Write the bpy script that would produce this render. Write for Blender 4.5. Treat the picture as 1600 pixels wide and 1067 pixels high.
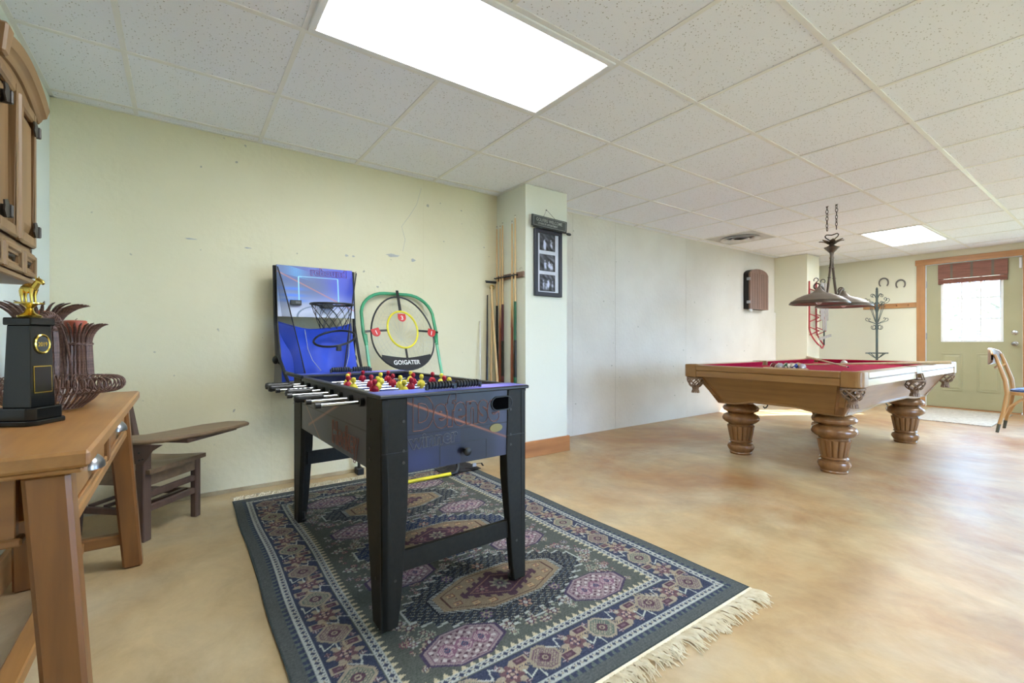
import bpy, bmesh, math, random
import numpy as np
from mathutils import Vector, Matrix, Euler
random.seed(7); rng = np.random.default_rng(7)
for o in list(bpy.data.objects): bpy.data.objects.remove(o)
SC = bpy.context.scene; C = SC.collection
PI = math.pi; R = math.radians

def S(r, g, b):
    return tuple((c/255/12.92 if c/255 <= .04045 else ((c/255+.055)/1.055)**2.4) for c in (r, g, b))

# ---------------------------------------------------------------- camera, world, sun, exposure
FPX = 716.0; CAMH = .98; H = 2.31; YAW = 54.17
cam = bpy.data.cameras.new('camera'); camo = bpy.data.objects.new('camera', cam); C.objects.link(camo)
cam.sensor_width = 36; cam.lens = 36*FPX/1600; cam.clip_start = .02; cam.clip_end = 200
camo.location = (0, 0, CAMH); camo.rotation_euler = (R(90), 0, R(YAW-90)); SC.camera = camo

SKY_STRENGTH = 17.0
SUN_STRENGTH = 34.0
TROFFER = 15.0
EXPOSURE = 0.56
w = bpy.data.worlds.new('world'); SC.world = w; w.use_nodes = True
bg = w.node_tree.nodes['Background']; bg.inputs[0].default_value = (.36, .60, 1.0, 1); bg.inputs[1].default_value = SKY_STRENGTH
sun = bpy.data.lights.new('sun', 'SUN'); suno = bpy.data.objects.new('sun', sun); C.objects.link(suno)
sun.energy = SUN_STRENGTH; sun.angle = R(.6); sun.color = (1, .95, .86)
suno.rotation_euler = Vector((-2.15, 1.3, -1.3)).to_track_quat('-Z', 'Y').to_euler(); suno.location = (14, -3, 6)
vs = SC.view_settings; vs.view_transform = 'Standard'; vs.look = 'None'; vs.gamma = 1; vs.use_curve_mapping = False
vs.exposure = EXPOSURE

# ---------------------------------------------------------------- materials
def nd(nt, t, **k):
    n = nt.nodes.new(t)
    for a, b in k.items(): setattr(n, a, b)
    return n
def base_mat(name, rgb, rough=.5, metal=0, spec=.5):
    m = bpy.data.materials.new(name); m.use_nodes = True
    p = m.node_tree.nodes['Principled BSDF']
    p.inputs['Base Color'].default_value = (*rgb, 1); p.inputs['Roughness'].default_value = rough
    p.inputs['Metallic'].default_value = metal; p.inputs['Specular IOR Level'].default_value = spec
    return m, m.node_tree, p
def M(name, rgb, rough=.5, metal=0, spec=.5, rgb2=None, scale=8, detail=4, bump=0, bscale=60, stretch=(1, 1, 1), emit=0):
    m, nt, p = base_mat(name, S(*rgb), rough, metal, spec)
    tc = nd(nt, 'ShaderNodeTexCoord'); mp = nd(nt, 'ShaderNodeMapping'); mp.inputs['Scale'].default_value = stretch
    nt.links.new(tc.outputs['Object'], mp.inputs[0])
    if rgb2 is None: rgb2 = tuple(max(0, c*.9) for c in rgb)
    nz = nd(nt, 'ShaderNodeTexNoise'); nz.inputs['Scale'].default_value = scale; nz.inputs['Detail'].default_value = detail
    nt.links.new(mp.outputs[0], nz.inputs['Vector'])
    cr = nd(nt, 'ShaderNodeValToRGB'); cr.color_ramp.elements[0].position = .35; cr.color_ramp.elements[1].position = .68
    cr.color_ramp.elements[0].color = (*S(*rgb2), 1); cr.color_ramp.elements[1].color = (*S(*rgb), 1)
    nt.links.new(nz.outputs['Fac'], cr.inputs[0]); nt.links.new(cr.outputs[0], p.inputs['Base Color'])
    if bump:
        n2 = nd(nt, 'ShaderNodeTexNoise'); n2.inputs['Scale'].default_value = bscale; n2.inputs['Detail'].default_value = 3
        nt.links.new(mp.outputs[0], n2.inputs['Vector'])
        b = nd(nt, 'ShaderNodeBump'); b.inputs['Strength'].default_value = bump; b.inputs['Distance'].default_value = .01
        nt.links.new(n2.outputs['Fac'], b.inputs['Height']); nt.links.new(b.outputs[0], p.inputs['Normal'])
    if emit:
        p.inputs['Emission Color'].default_value = (*S(*rgb), 1); p.inputs['Emission Strength'].default_value = emit
    return m
def wood(name, light, dark, axis='y', rough=.35, grain=26, contrast=(.22, .78)):
    st = {'x': (.07, 1, 1), 'y': (1, .07, 1), 'z': (1, 1, .07)}[axis]
    m, nt, p = base_mat(name, S(*light), rough)
    tc = nd(nt, 'ShaderNodeTexCoord'); mp = nd(nt, 'ShaderNodeMapping'); mp.inputs['Scale'].default_value = st
    nt.links.new(tc.outputs['Object'], mp.inputs[0])
    nz = nd(nt, 'ShaderNodeTexNoise'); nz.inputs['Scale'].default_value = grain; nz.inputs['Detail'].default_value = 6
    nz.inputs['Roughness'].default_value = .55; nz.inputs['Distortion'].default_value = 0
    nt.links.new(mp.outputs[0], nz.inputs['Vector'])
    cr = nd(nt, 'ShaderNodeValToRGB'); e = cr.color_ramp.elements
    e[0].position, e[1].position = contrast; e[0].color = (*S(*dark), 1); e[1].color = (*S(*light), 1)
    nt.links.new(nz.outputs['Fac'], cr.inputs[0])
    # slow mottling and a few dark wear flecks
    n3 = nd(nt, 'ShaderNodeTexNoise'); n3.inputs['Scale'].default_value = 5; nt.links.new(tc.outputs['Object'], n3.inputs['Vector'])
    mx = nd(nt, 'ShaderNodeMix', data_type='RGBA', blend_type='MULTIPLY'); mx.inputs[0].default_value = .35
    nt.links.new(cr.outputs[0], mx.inputs[6]); nt.links.new(n3.outputs['Fac'], mx.inputs[7])
    br = nd(nt, 'ShaderNodeBrightContrast'); br.inputs[1].default_value = .02
    nt.links.new(mx.outputs[2], br.inputs[0]); nt.links.new(br.outputs[0], p.inputs['Base Color'])
    return m
def paint_mat(name, rough=.6, spec=.4, bump=0, bscale=300):
    m, nt, p = base_mat(name, (1, 1, 1), rough, 0, spec)
    a = nd(nt, 'ShaderNodeVertexColor', layer_name='Col'); nt.links.new(a.outputs['Color'], p.inputs['Base Color'])
    if bump:
        tc = nd(nt, 'ShaderNodeTexCoord'); n2 = nd(nt, 'ShaderNodeTexNoise'); n2.inputs['Scale'].default_value = bscale
        nt.links.new(tc.outputs['Object'], n2.inputs['Vector'])
        b = nd(nt, 'ShaderNodeBump'); b.inputs['Strength'].default_value = bump; b.inputs['Distance'].default_value = .004
        nt.links.new(n2.outputs['Fac'], b.inputs['Height']); nt.links.new(b.outputs[0], p.inputs['Normal'])
    return m
def see_through(name, rgb, alpha, rough=.6):
    m, nt, p = base_mat(name, S(*rgb), rough); p.inputs['Alpha'].default_value = alpha
    return m
def glass_mat(name):
    m = bpy.data.materials.new(name); m.use_nodes = True; nt = m.node_tree
    nt.nodes.remove(nt.nodes['Principled BSDF']); out = nt.nodes['Material Output']
    t = nd(nt, 'ShaderNodeBsdfTransparent'); g = nd(nt, 'ShaderNodeBsdfGlossy'); g.inputs['Roughness'].default_value = .02
    fr = nd(nt, 'ShaderNodeFresnel'); fr.inputs[0].default_value = 1.3; mx = nd(nt, 'ShaderNodeMixShader')
    nt.links.new(fr.outputs[0], mx.inputs[0]); nt.links.new(t.outputs[0], mx.inputs[1]); nt.links.new(g.outputs[0], mx.inputs[2])
    nt.links.new(mx.outputs[0], out.inputs[0]); return m
def floor_mat():
    m, nt, p = base_mat('stained_concrete', (1, 1, 1), .3, 0, .5)
    g = nd(nt, 'ShaderNodeNewGeometry'); L = nt.links.new
    def noise(sc, det=5, rough=.6, dist=0, st=(1, 1, 1)):
        mp = nd(nt, 'ShaderNodeMapping'); mp.inputs['Scale'].default_value = st; L(g.outputs['Position'], mp.inputs[0])
        n = nd(nt, 'ShaderNodeTexNoise'); n.inputs['Scale'].default_value = sc; n.inputs['Detail'].default_value = det
        n.inputs['Roughness'].default_value = rough; n.inputs['Distortion'].default_value = dist; L(mp.outputs[0], n.inputs['Vector']); return n
    def ramp(src, stops):
        c = nd(nt, 'ShaderNodeValToRGB'); e = c.color_ramp.elements
        while len(e) < len(stops): e.new(.5)
        for q, (ps, col) in zip(e, stops): q.position = ps; q.color = (*S(*col), 1)
        L(src, c.inputs[0]); return c
    a = ramp(noise(.9, 6, .62, .5).outputs['Fac'], [(.3, (190, 160, 112)), (.5, (206, 184, 142)), (.68, (210, 201, 174))])
    # ochre-brown acid stain, stronger toward the middle of the room
    st = noise(.8, 8, .7, .4)
    sx = nd(nt, 'ShaderNodeSeparateXYZ'); L(g.outputs['Position'], sx.inputs[0])
    mr = nd(nt, 'ShaderNodeMapRange'); mr.inputs[1].default_value = .6; mr.inputs[2].default_value = 3.0; L(sx.outputs[0], mr.inputs[0])
    mr.inputs[3].default_value = .1; mr.inputs[4].default_value = .9
    rs = nd(nt, 'ShaderNodeMapRange'); rs.inputs[1].default_value = .38; rs.inputs[2].default_value = .66; L(st.outputs['Fac'], rs.inputs[0])
    mm = nd(nt, 'ShaderNodeMath', operation='MULTIPLY'); L(mr.outputs[0], mm.inputs[0]); L(rs.outputs[0], mm.inputs[1])
    m1 = nd(nt, 'ShaderNodeMix', data_type='RGBA'); L(mm.outputs[0], m1.inputs[0]); L(a.outputs[0], m1.inputs[6]); m1.inputs[7].default_value = (*S(166, 108, 56), 1)
    # fine trowel streaks
    fs = noise(5, 8, .68, .4, (1, .7, 1)); m2 = nd(nt, 'ShaderNodeMix', data_type='RGBA', blend_type='MULTIPLY'); m2.inputs[0].default_value = .7
    L(m1.outputs[2], m2.inputs[6]); fc = ramp(fs.outputs['Fac'], [(.3, (190, 184, 176)), (.7, (255, 255, 255))]); L(fc.outputs[0], m2.inputs[7])
    # small dark flecks
    fl = noise(7, 2, .5, 0); fr = nd(nt, 'ShaderNodeMapRange'); fr.inputs[1].default_value = .78; fr.inputs[2].default_value = .86; L(fl.outputs['Fac'], fr.inputs[0])
    m3 = nd(nt, 'ShaderNodeMix', data_type='RGBA'); L(fr.outputs[0], m3.inputs[0]); L(m2.outputs[2], m3.inputs[6]); m3.inputs[7].default_value = (*S(150, 100, 60), 1)
    L(m3.outputs[2], p.inputs['Base Color'])
    rr = nd(nt, 'ShaderNodeMapRange'); rr.inputs[3].default_value = .28; rr.inputs[4].default_value = .5; L(fs.outputs['Fac'], rr.inputs[0]); L(rr.outputs[0], p.inputs['Roughness'])
    b = nd(nt, 'ShaderNodeBump'); b.inputs['Strength'].default_value = .06; b.inputs['Distance'].default_value = .01; L(fs.outputs['Fac'], b.inputs['Height']); L(b.outputs[0], p.inputs['Normal'])
    return m
def wall_mat(name, rgb, rgb2, bump=.25, pits=True):
    m, nt, p = base_mat(name, S(*rgb), .75, 0, .3); L = nt.links.new
    g = nd(nt, 'ShaderNodeNewGeometry')
    n = nd(nt, 'ShaderNodeTexNoise'); n.inputs['Scale'].default_value = 1.6; n.inputs['Detail'].default_value = 6; L(g.outputs['Position'], n.inputs['Vector'])
    c = nd(nt, 'ShaderNodeValToRGB'); e = c.color_ramp.elements; e[0].position = .3; e[1].position = .7; e[0].color = (*S(*rgb2), 1); e[1].color = (*S(*rgb), 1)
    L(n.outputs['Fac'], c.inputs[0]); col = c.outputs[0]
    n2 = nd(nt, 'ShaderNodeTexNoise'); n2.inputs['Scale'].default_value = 26; n2.inputs['Detail'].default_value = 5; L(g.outputs['Position'], n2.inputs['Vector'])
    hgt = n2.outputs['Fac']
    if pits:
        v = nd(nt, 'ShaderNodeTexNoise'); v.inputs['Scale'].default_value = 19; v.inputs['Detail'].default_value = 1; L(g.outputs['Position'], v.inputs['Vector'])
        r = nd(nt, 'ShaderNodeMapRange'); r.inputs[1].default_value = .775; r.inputs[2].default_value = .80; L(v.outputs['Fac'], r.inputs[0])
        mx = nd(nt, 'ShaderNodeMix', data_type='RGBA'); L(r.outputs[0], mx.inputs[0]); L(col, mx.inputs[6]); mx.inputs[7].default_value = (*S(176, 174, 158), 1); col = mx.outputs[2]
    L(col, p.inputs['Base Color'])
    b = nd(nt, 'ShaderNodeBump'); b.inputs['Strength'].default_value = bump; b.inputs['Distance'].default_value = .01; L(hgt, b.inputs['Height']); L(b.outputs[0], p.inputs['Normal'])
    return m
def tile_mat():
    m, nt, p = base_mat('acoustic_tile', S(226, 226, 220), .9, 0, .1); L = nt.links.new
    g = nd(nt, 'ShaderNodeNewGeometry')
    v = nd(nt, 'ShaderNodeTexVoronoi'); v.inputs['Scale'].default_value = 95; L(g.outputs['Position'], v.inputs['Vector'])
    n = nd(nt, 'ShaderNodeTexNoise'); n.inputs['Scale'].default_value = 120; n.inputs['Detail'].default_value = 2; L(g.outputs['Position'], n.inputs['Vector'])
    sx = nd(nt, 'ShaderNodeSeparateColor'); L(v.outputs['Color'], sx.inputs[0])
    r1 = nd(nt, 'ShaderNodeMapRange'); r1.inputs[1].default_value = .20; r1.inputs[2].default_value = .30; r1.inputs[3].default_value = 1; r1.inputs[4].default_value = 0; L(v.outputs['Distance'], r1.inputs[0])
    r2 = nd(nt, 'ShaderNodeMapRange'); r2.inputs[1].default_value = .52; r2.inputs[2].default_value = .58; L(sx.outputs[0], r2.inputs[0])
    r3 = nd(nt, 'ShaderNodeMapRange'); r3.inputs[1].default_value = .45; r3.inputs[2].default_value = .52; L(n.outputs['Fac'], r3.inputs[0])
    a = nd(nt, 'ShaderNodeMath', operation='MULTIPLY'); L(r1.outputs[0], a.inputs[0]); L(r2.outputs[0], a.inputs[1])
    a2 = nd(nt, 'ShaderNodeMath', operation='MULTIPLY'); L(a.outputs[0], a2.inputs[0]); L(r3.outputs[0], a2.inputs[1])
    mx = nd(nt, 'ShaderNodeMix', data_type='RGBA'); L(a2.outputs[0], mx.inputs[0]); mx.inputs[6].default_value = (*S(243, 246, 253), 1); mx.inputs[7].default_value = (*S(150, 148, 142), 1)
    L(mx.outputs[2], p.inputs['Base Color'])
    b = nd(nt, 'ShaderNodeBump', invert=True); b.inputs['Strength'].default_value = .25; b.inputs['Distance'].default_value = .004; L(a2.outputs[0], b.inputs['Height']); L(b.outputs[0], p.inputs['Normal'])
    return m
def emit_mat(name, rgb, strength):
    m = bpy.data.materials.new(name); m.use_nodes = True; nt = m.node_tree
    nt.nodes.remove(nt.nodes['Principled BSDF']); e = nd(nt, 'ShaderNodeEmission'); e.inputs[0].default_value = (*rgb, 1); e.inputs[1].default_value = strength
    nt.links.new(e.outputs[0], nt.nodes['Material Output'].inputs[0]); return m

mt = dict(
 floor=floor_mat(), cream=wall_mat('cream_painted_concrete', (230, 224, 194), (222, 216, 184)),
 white=wall_mat('whitewashed_concrete', (226, 222, 212), (212, 206, 194)),
 dry=wall_mat('cream_drywall', (230, 227, 205), (226, 223, 200), .08, False), coldaylit=wall_mat('daylit_column_paint', (226, 228, 214), (222, 224, 208), .06, False), paleblue=wall_mat('pale_drywall', (222, 230, 222), (218, 226, 218), .05, False),
 tile=tile_mat(), tee=M('white_grid_metal', (238, 238, 236), .4, rgb2=(234, 234, 232)),
 lens=emit_mat('troffer_lens', (.95, .98, 1), TROFFER), troffer=M('white_troffer_frame', (240, 242, 244), .4, rgb2=(236, 238, 240)),
 vent=M('grey_vent', (206, 206, 204), .5), ventw=M('white_vent', (225, 225, 225), .5),
 pine=wood('knotty_pine', (214, 160, 102), (176, 116, 62), 'y', .4, 14), pinez=wood('knotty_pine_upright', (214, 160, 102), (176, 116, 62), 'z', .4, 14), pinex=wood('knotty_pine_long', (206, 142, 80), (160, 98, 46), 'x', .4, 14),
 tabley=wood('honey_oak_top', (184, 132, 66), (152, 100, 42), 'y', .38, 34), tablez=wood('honey_oak_leg_shaded', (152, 98, 36), (112, 66, 18), 'z', .34, 26), tablex=wood('honey_oak_cross', (156, 104, 44), (122, 76, 26), 'x', .32, 20),  # leg tone darkened: shade of faces turned from light put in colour
 cabz=wood('rustic_pine_upright', (160, 122, 74), (116, 84, 46), 'z', .45, 18), caby=wood('rustic_pine_cross', (160, 122, 74), (116, 84, 46), 'y', .45, 18),
 deskz=wood('old_oak_upright', (112, 84, 70), (70, 50, 42), 'z', .5, 26), deskx=wood('old_oak_long', (150, 124, 92), (102, 78, 56), 'x', .45, 26),
 poolx=wood('pool_oak_x', (182, 144, 90), (146, 106, 56), 'x', .28, 22), pooly=wood('pool_oak_y', (174, 130, 70), (134, 92, 44), 'y', .28, 22), poolz=wood('pool_oak_z', (164, 114, 58), (110, 68, 28), 'z', .25, 22),
 bent=wood('bentwood', (206, 160, 98), (176, 126, 68), 'z', .35, 20), dart=wood('walnut_boards', (150, 112, 92), (110, 78, 64), 'z', .4, 26), greyw=wood('weathered_slats', (176, 168, 162), (140, 130, 124), 'z', .7, 26),
 blackleg=M('black_laminate', (34, 33, 26), .55, spec=.3, rgb2=(28, 27, 21), scale=60), black=M('black_plastic', (26, 27, 28), .4), blackm=M('black_matt', (30, 30, 31), .7), iron=M('wrought_iron', (58, 60, 62), .45, .6), dkgreen=M('dark_green_iron', (84, 96, 94), .45, .2),
 chrome=M('chrome', (205, 208, 212), .18, 1), pewter=M('pewter', (178, 182, 190), .3, 1, scale=40), gold=M('gold_metal', (232, 200, 96), .2, 1), hinge=M('dark_hinge_iron', (84, 80, 76), .5, .7),
 bronze=M('oil_bronze', (106, 92, 78), .4, .35, rgb2=(84, 72, 62)), shade=M('brown_metal_shade', (150, 136, 122), .4, .2, rgb2=(136, 122, 110)), bulb=M('frosted_bulb', (242, 240, 234), .3),
 rattan=M('dark_rattan', (122, 92, 78), .42, rgb2=(74, 52, 44), scale=120), candle=M('terracotta_candle', (176, 92, 66), .45, rgb2=(166, 84, 58)), wick=M('wick', (60, 50, 44), .8),
 trophy=M('black_gloss_lacquer', (22, 24, 24), .16), plaque=M('dark_plaque', (28, 26, 26), .12),
 green=M('green_door_paint', (172, 168, 134), .42, rgb2=(166, 162, 128), scale=3), wpaint=M('white_paint', (236, 238, 238), .4, rgb2=(232, 234, 234)), blind=M('bamboo_blind', (150, 100, 84), .65, rgb2=(118, 76, 64), scale=60, stretch=(1, .1, 3), bump=.3, bscale=90),
 glass=glass_mat('window_glass'), void=M('black_hole_shade', (4, 4, 5), .95, 0, .05), shoe=M('worn_horseshoe', (120, 116, 110), .5, .2),
 felt=M('red_felt', (178, 26, 66), .9, 0, .1, rgb2=(166, 20, 58), scale=40, bump=.05, bscale=500), leather=M('tan_leather', (146, 120, 96), .6, rgb2=(112, 88, 68), scale=40), cap=M('pocket_cap', (150, 112, 64), .4, rgb2=(134, 96, 52)),
 cue=M('maple', (226, 194, 144), .3, rgb2=(214, 178, 124), scale=20, stretch=(1, 1, .1)), ash=M('ash_shaft', (214, 190, 150), .4, rgb2=(200, 172, 128), scale=20, stretch=(1, 1, .1)), cueblk=M('cue_black_butt', (38, 36, 34), .25), cuebrown=M('cue_brown_butt', (140, 78, 52), .3), cuewine=M('cue_wine_butt', (82, 30, 38), .3), cuegreen=M('cue_green_butt', (30, 92, 58), .3), ivory=M('ivory', (236, 232, 218), .3),
 red=M('red_paint', (178, 52, 60), .4), yplayer=M('yellow_plastic', (232, 214, 62), .4), rplayer=M('red_plastic', (176, 24, 44), .4),
 bluefield=M('blue_playfield', (44, 70, 150), .35, rgb2=(38, 60, 132)), bluerail=M('indigo_inner_rail', (52, 58, 104), .4, rgb2=(44, 50, 90)),
 bluecloth=M('royal_blue_nylon', (14, 70, 206), .55, rgb2=(8, 56, 184), scale=6), mesh=see_through('black_mesh', (34, 38, 58), .5), cord=M('black_cord', (28, 28, 32), .7), cordw=M('white_cord', (170, 180, 205), .7),
 gtube=M('green_tube', (62, 158, 112), .35, rgb2=(54, 146, 102)), ltube=M('pale_green_tube', (116, 196, 160), .3), ytube=M('yellow_tube', (236, 222, 40), .4), netw=M('white_netting', (222, 222, 208), .8),
 redflag=M('red_flag', (206, 48, 46), .5), orangel=M('orange_outline_ink', (158, 108, 94), .5), orangeb=M('orange_ink', (202, 112, 66), .5), purplei=M('purple_ink', (112, 62, 140), .5), whitei=M('white_ink', (235, 235, 232), .6), greyi=M('grey_ink', (120, 122, 128), .5), slate=M('slate_board', (66, 70, 68), .7, rgb2=(56, 60, 58)), chalk=M('chalk_ink', (168, 172, 166), .8),
 frame=M('navy_black_frame', (42, 46, 60), .3), mat_=M('white_mat', (220, 224, 236), .8), fringe=M('cream_fringe', (240, 233, 214), .9, rgb2=(224, 214, 188), scale=30), rugback=M('rug_edge', (74, 84, 80), .95),
 paint=paint_mat('printed_panel', .35), paintm=paint_mat('printed_matt', .7), rug=paint_mat('woven_rug', .95, .1, .5, 420),
 doormat=M('pale_woven_mat', (222, 216, 204), .95, rgb2=(176, 166, 152), scale=30, stretch=(4, 1, 1), bump=.6, bscale=120), seatblue=M('blue_vinyl', (70, 92, 140), .4, rgb2=(60, 80, 126)), darktip=M('dark_leg_tip', (84, 84, 70), .5),
 concrete=M('raw_concrete', (186, 172, 140), .85, rgb2=(166, 150, 120), bump=.4, bscale=30), yard=M('dry_lawn', (150, 150, 110), .95, rgb2=(120, 126, 84), scale=2), bark=M('bark', (120, 108, 96), .9), leaf=M('yard_leaves', (128, 150, 92), .8, rgb2=(96, 122, 66)),
 whitebox=M('white_card', (222, 226, 232), .6), bag=M('black_nylon', (44, 42, 46), .75, rgb2=(30, 29, 32), bump=.5, bscale=30), goldink=M('dull_gold_label', (150, 138, 74), .4), dust=M('grey_spackle', (188, 190, 188), .8),
)

# ---------------------------------------------------------------- mesh helpers
class MB:
    def __init__(s, xf=None): s.v = []; s.f = []; s.xf = xf
    def add(s, vs, fs):
        o = len(s.v)
        s.v += [tuple(s.xf @ Vector(p)) for p in vs] if s.xf else [tuple(p) for p in vs]
        s.f += [tuple(i+o for i in f) for f in fs]; return s
    def hexa(s, b, t): return s.add(list(b)+list(t), [(0, 3, 2, 1), (4, 5, 6, 7), (0, 1, 5, 4), (1, 2, 6, 5), (2, 3, 7, 6), (3, 0, 4, 7)])
    def box(s, x0, x1, y0, y1, z0, z1):
        return s.hexa([(x0, y0, z0), (x1, y0, z0), (x1, y1, z0), (x0, y1, z0)], [(x0, y0, z1), (x1, y0, z1), (x1, y1, z1), (x0, y1, z1)])
    def prism(s, poly, a, b, axis='z'):
        n = len(poly); f3 = {'x': lambda p, t: (t, p[0], p[1]), 'y': lambda p, t: (p[0], t, p[1]), 'z': lambda p, t: (p[0], p[1], t)}[axis]
        return s.add([f3(p, a) for p in poly]+[f3(p, b) for p in poly], [tuple(range(n)), tuple(range(2*n-1, n-1, -1))]+[(i, (i+1) % n, n+(i+1) % n, n+i) for i in range(n)])
    def tube(s, pts, r, n=8, closed=False, caps=True, flat=1.0):
        P = [Vector(p) for p in pts]; k = len(P); rr = r if isinstance(r, (list, tuple)) else [r]*k
        T = []
        for i in range(k):
            a = P[(i-1) % k] if (closed or i) else P[0]; b = P[(i+1) % k] if (closed or i < k-1) else P[-1]
            t = (b-a); T.append(t.normalized() if t.length > 1e-9 else Vector((0, 0, 1)))
        up = Vector((0, 0, 1)) if abs(T[0].z) < .9 else Vector((1, 0, 0))
        nrm = (up-T[0]*up.dot(T[0])).normalized(); vs = []
        for i in range(k):
            nrm = nrm-T[i]*nrm.dot(T[i])
            nrm = nrm.normalized() if nrm.length > 1e-6 else T[i].orthogonal().normalized()
            bn = T[i].cross(nrm)
            for j in range(n):
                a = 2*PI*j/n; vs.append(P[i]+(nrm*math.cos(a)*flat+bn*math.sin(a))*rr[i])
        fs = []
        for i in range(k if closed else k-1):
            q = (i+1) % k
            for j in range(n): fs.append((i*n+j, i*n+(j+1) % n, q*n+(j+1) % n, q*n+j))
        if caps and not closed: fs += [tuple(range(n-1, -1, -1)), tuple((k-1)*n+j for j in range(n))]
        return s.add(vs, fs)
    def cyl(s, p, q, r1, r2=None, n=12): return s.tube([p, q], [r1, r1 if r2 is None else r2], n)
    def lathe(s, prof, c=(0, 0, 0), n=24, mod=None, a0=0, a1=2*PI):
        full = abs(a1-a0-2*PI) < 1e-6; m = n if full else n+1; vs = []
        for (r, z) in prof:
            for j in range(m):
                a = a0+(a1-a0)*j/n; q = r*(mod(a, z) if mod else 1)
                vs.append((c[0]+q*math.cos(a), c[1]+q*math.sin(a), c[2]+z))
        fs = []
        for i in range(len(prof)-1):
            for j in range(n): fs.append((i*m+j, i*m+(j+1) % m, (i+1)*m+(j+1) % m, (i+1)*m+j))
        if full:
            if prof[0][0] > 1e-5: fs.append(tuple(range(m-1, -1, -1)))
            if prof[-1][0] > 1e-5: fs.append(tuple((len(prof)-1)*m+j for j in range(m)))
        return s.add(vs, fs)
    def ball(s, c, r, n=14, m=9):
        r = (r, r, r) if not isinstance(r, (tuple, list)) else r
        vs = [(c[0], c[1], c[2]-r[2])]
        for i in range(1, m):
            t = -PI/2+PI*i/m
            for j in range(n):
                a = 2*PI*j/n; vs.append((c[0]+r[0]*math.cos(t)*math.cos(a), c[1]+r[1]*math.cos(t)*math.sin(a), c[2]+r[2]*math.sin(t)))
        vs.append((c[0], c[1], c[2]+r[2])); fs = [(0, 1+(j+1) % n, 1+j) for j in range(n)]
        for i in range(m-2):
            for j in range(n): fs.append((1+i*n+j, 1+i*n+(j+1) % n, 1+(i+1)*n+(j+1) % n, 1+(i+1)*n+j))
        L = len(vs)-1; fs += [(1+(m-2)*n+j, 1+(m-2)*n+(j+1) % n, L) for j in range(n)]
        return s.add(vs, fs)
    def grid(s, fn, nu, nv):
        vs = [fn(i/nu, j/nv) for j in range(nv+1) for i in range(nu+1)]
        return s.add(vs, [(j*(nu+1)+i, j*(nu+1)+i+1, (j+1)*(nu+1)+i+1, (j+1)*(nu+1)+i) for j in range(nv) for i in range(nu)])
    def mesh(s, name, mat, smooth=False, bevel=0, off=None, recalc=True):
        me = bpy.data.meshes.new(name)
        vs = s.v if off is None else [(p[0]-off[0], p[1]-off[1], p[2]-off[2]) for p in s.v]
        me.from_pydata(vs, [], s.f)
        bm = bmesh.new(); bm.from_mesh(me)
        if bevel or smooth: bmesh.ops.remove_doubles(bm, verts=bm.verts, dist=1e-6)
        if recalc: bmesh.ops.recalc_face_normals(bm, faces=bm.faces)
        if bevel:
            ed = [e for e in bm.edges if len(e.link_faces) == 2 and e.calc_face_angle(0) > R(25)]
            bmesh.ops.bevel(bm, geom=ed, offset=bevel, segments=1, affect='EDGES', clamp_overlap=True)
        bm.to_mesh(me); bm.free()
        if smooth:
            me.polygons.foreach_set('use_smooth', [True]*len(me.polygons)); me.set_sharp_from_angle(angle=R(42))
        me.materials.append(mt[mat] if isinstance(mat, str) else mat)
        return me
    def build(s, name, mat, parent=None, W=False, **k):
        off = BASE.get(parent.name) if (W and parent) else None
        o = bpy.data.objects.new(name, s.mesh(name, mat, off=off, **k)); C.objects.link(o)
        if parent: o.parent = parent; BASE[o.name] = BASE.get(parent.name, Vector())
        return o
BASE = {}
def thing(name, label, cat, loc=(0, 0, 0), rz=0, group=None):
    o = bpy.data.objects.new(name, None); C.objects.link(o); o.empty_display_size = .05
    o.location = loc; o.rotation_euler = (0, 0, rz); BASE[o.name] = Vector(loc); return tag(o, label, cat, group)
def tag(o, label, cat, group=None):
    o['label'] = label; o['category'] = cat
    if group: o['group'] = group
    return o
def struct(o): o['kind'] = 'structure'; return o
def copy_to(o, parent=None, loc=None, rot=None):
    c = o.copy(); C.objects.link(c); c.parent = parent if parent else o.parent
    if loc is not None: c.location = loc
    if rot is not None: c.rotation_euler = rot
    return c
def rect_solo(name, mat, label, cat, loc, mb, group=None, **k):
    off = Vector(loc); o = bpy.data.objects.new(name, mb.mesh(name, mat, off=off, **k)); C.objects.link(o); o.location = off
    BASE[o.name] = off; return tag(o, label, cat, group)
def painted(name, P, nx, ny, colf, mat, parent, W=False):
    """printed sheet: P(u,v)->point, colf(U,V)->(h,w,3) srgb 0..255"""
    off = BASE.get(parent.name) if W else Vector()
    U, V = np.meshgrid(np.linspace(0, 1, nx+1), np.linspace(0, 1, ny+1))
    vs = [tuple(Vector(P(u, v))-off) for u, v in zip(U.ravel(), V.ravel())]
    w_ = nx+1; fs = [(j*w_+i, j*w_+i+1, (j+1)*w_+i+1, (j+1)*w_+i) for j in range(ny) for i in range(nx)]
    me = bpy.data.meshes.new(name); me.from_pydata(vs, [], fs)
    set_cols(me, colf(U, V).reshape(-1, 3)); me.materials.append(mt[mat])
    o = bpy.data.objects.new(name, me); C.objects.link(o); o.parent = parent; BASE[o.name] = BASE.get(parent.name, Vector()); return o
def set_cols(me, rgb):
    c = np.clip(rgb/255., 0, 1); lin = np.where(c <= .04045, c/12.92, ((c+.055)/1.055)**2.4)
    a = me.color_attributes.new('Col', 'FLOAT_COLOR', 'POINT'); full = np.ones((len(lin), 4), np.float32); full[:, :3] = lin
    a.data.foreach_set('color', full.ravel())
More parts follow.
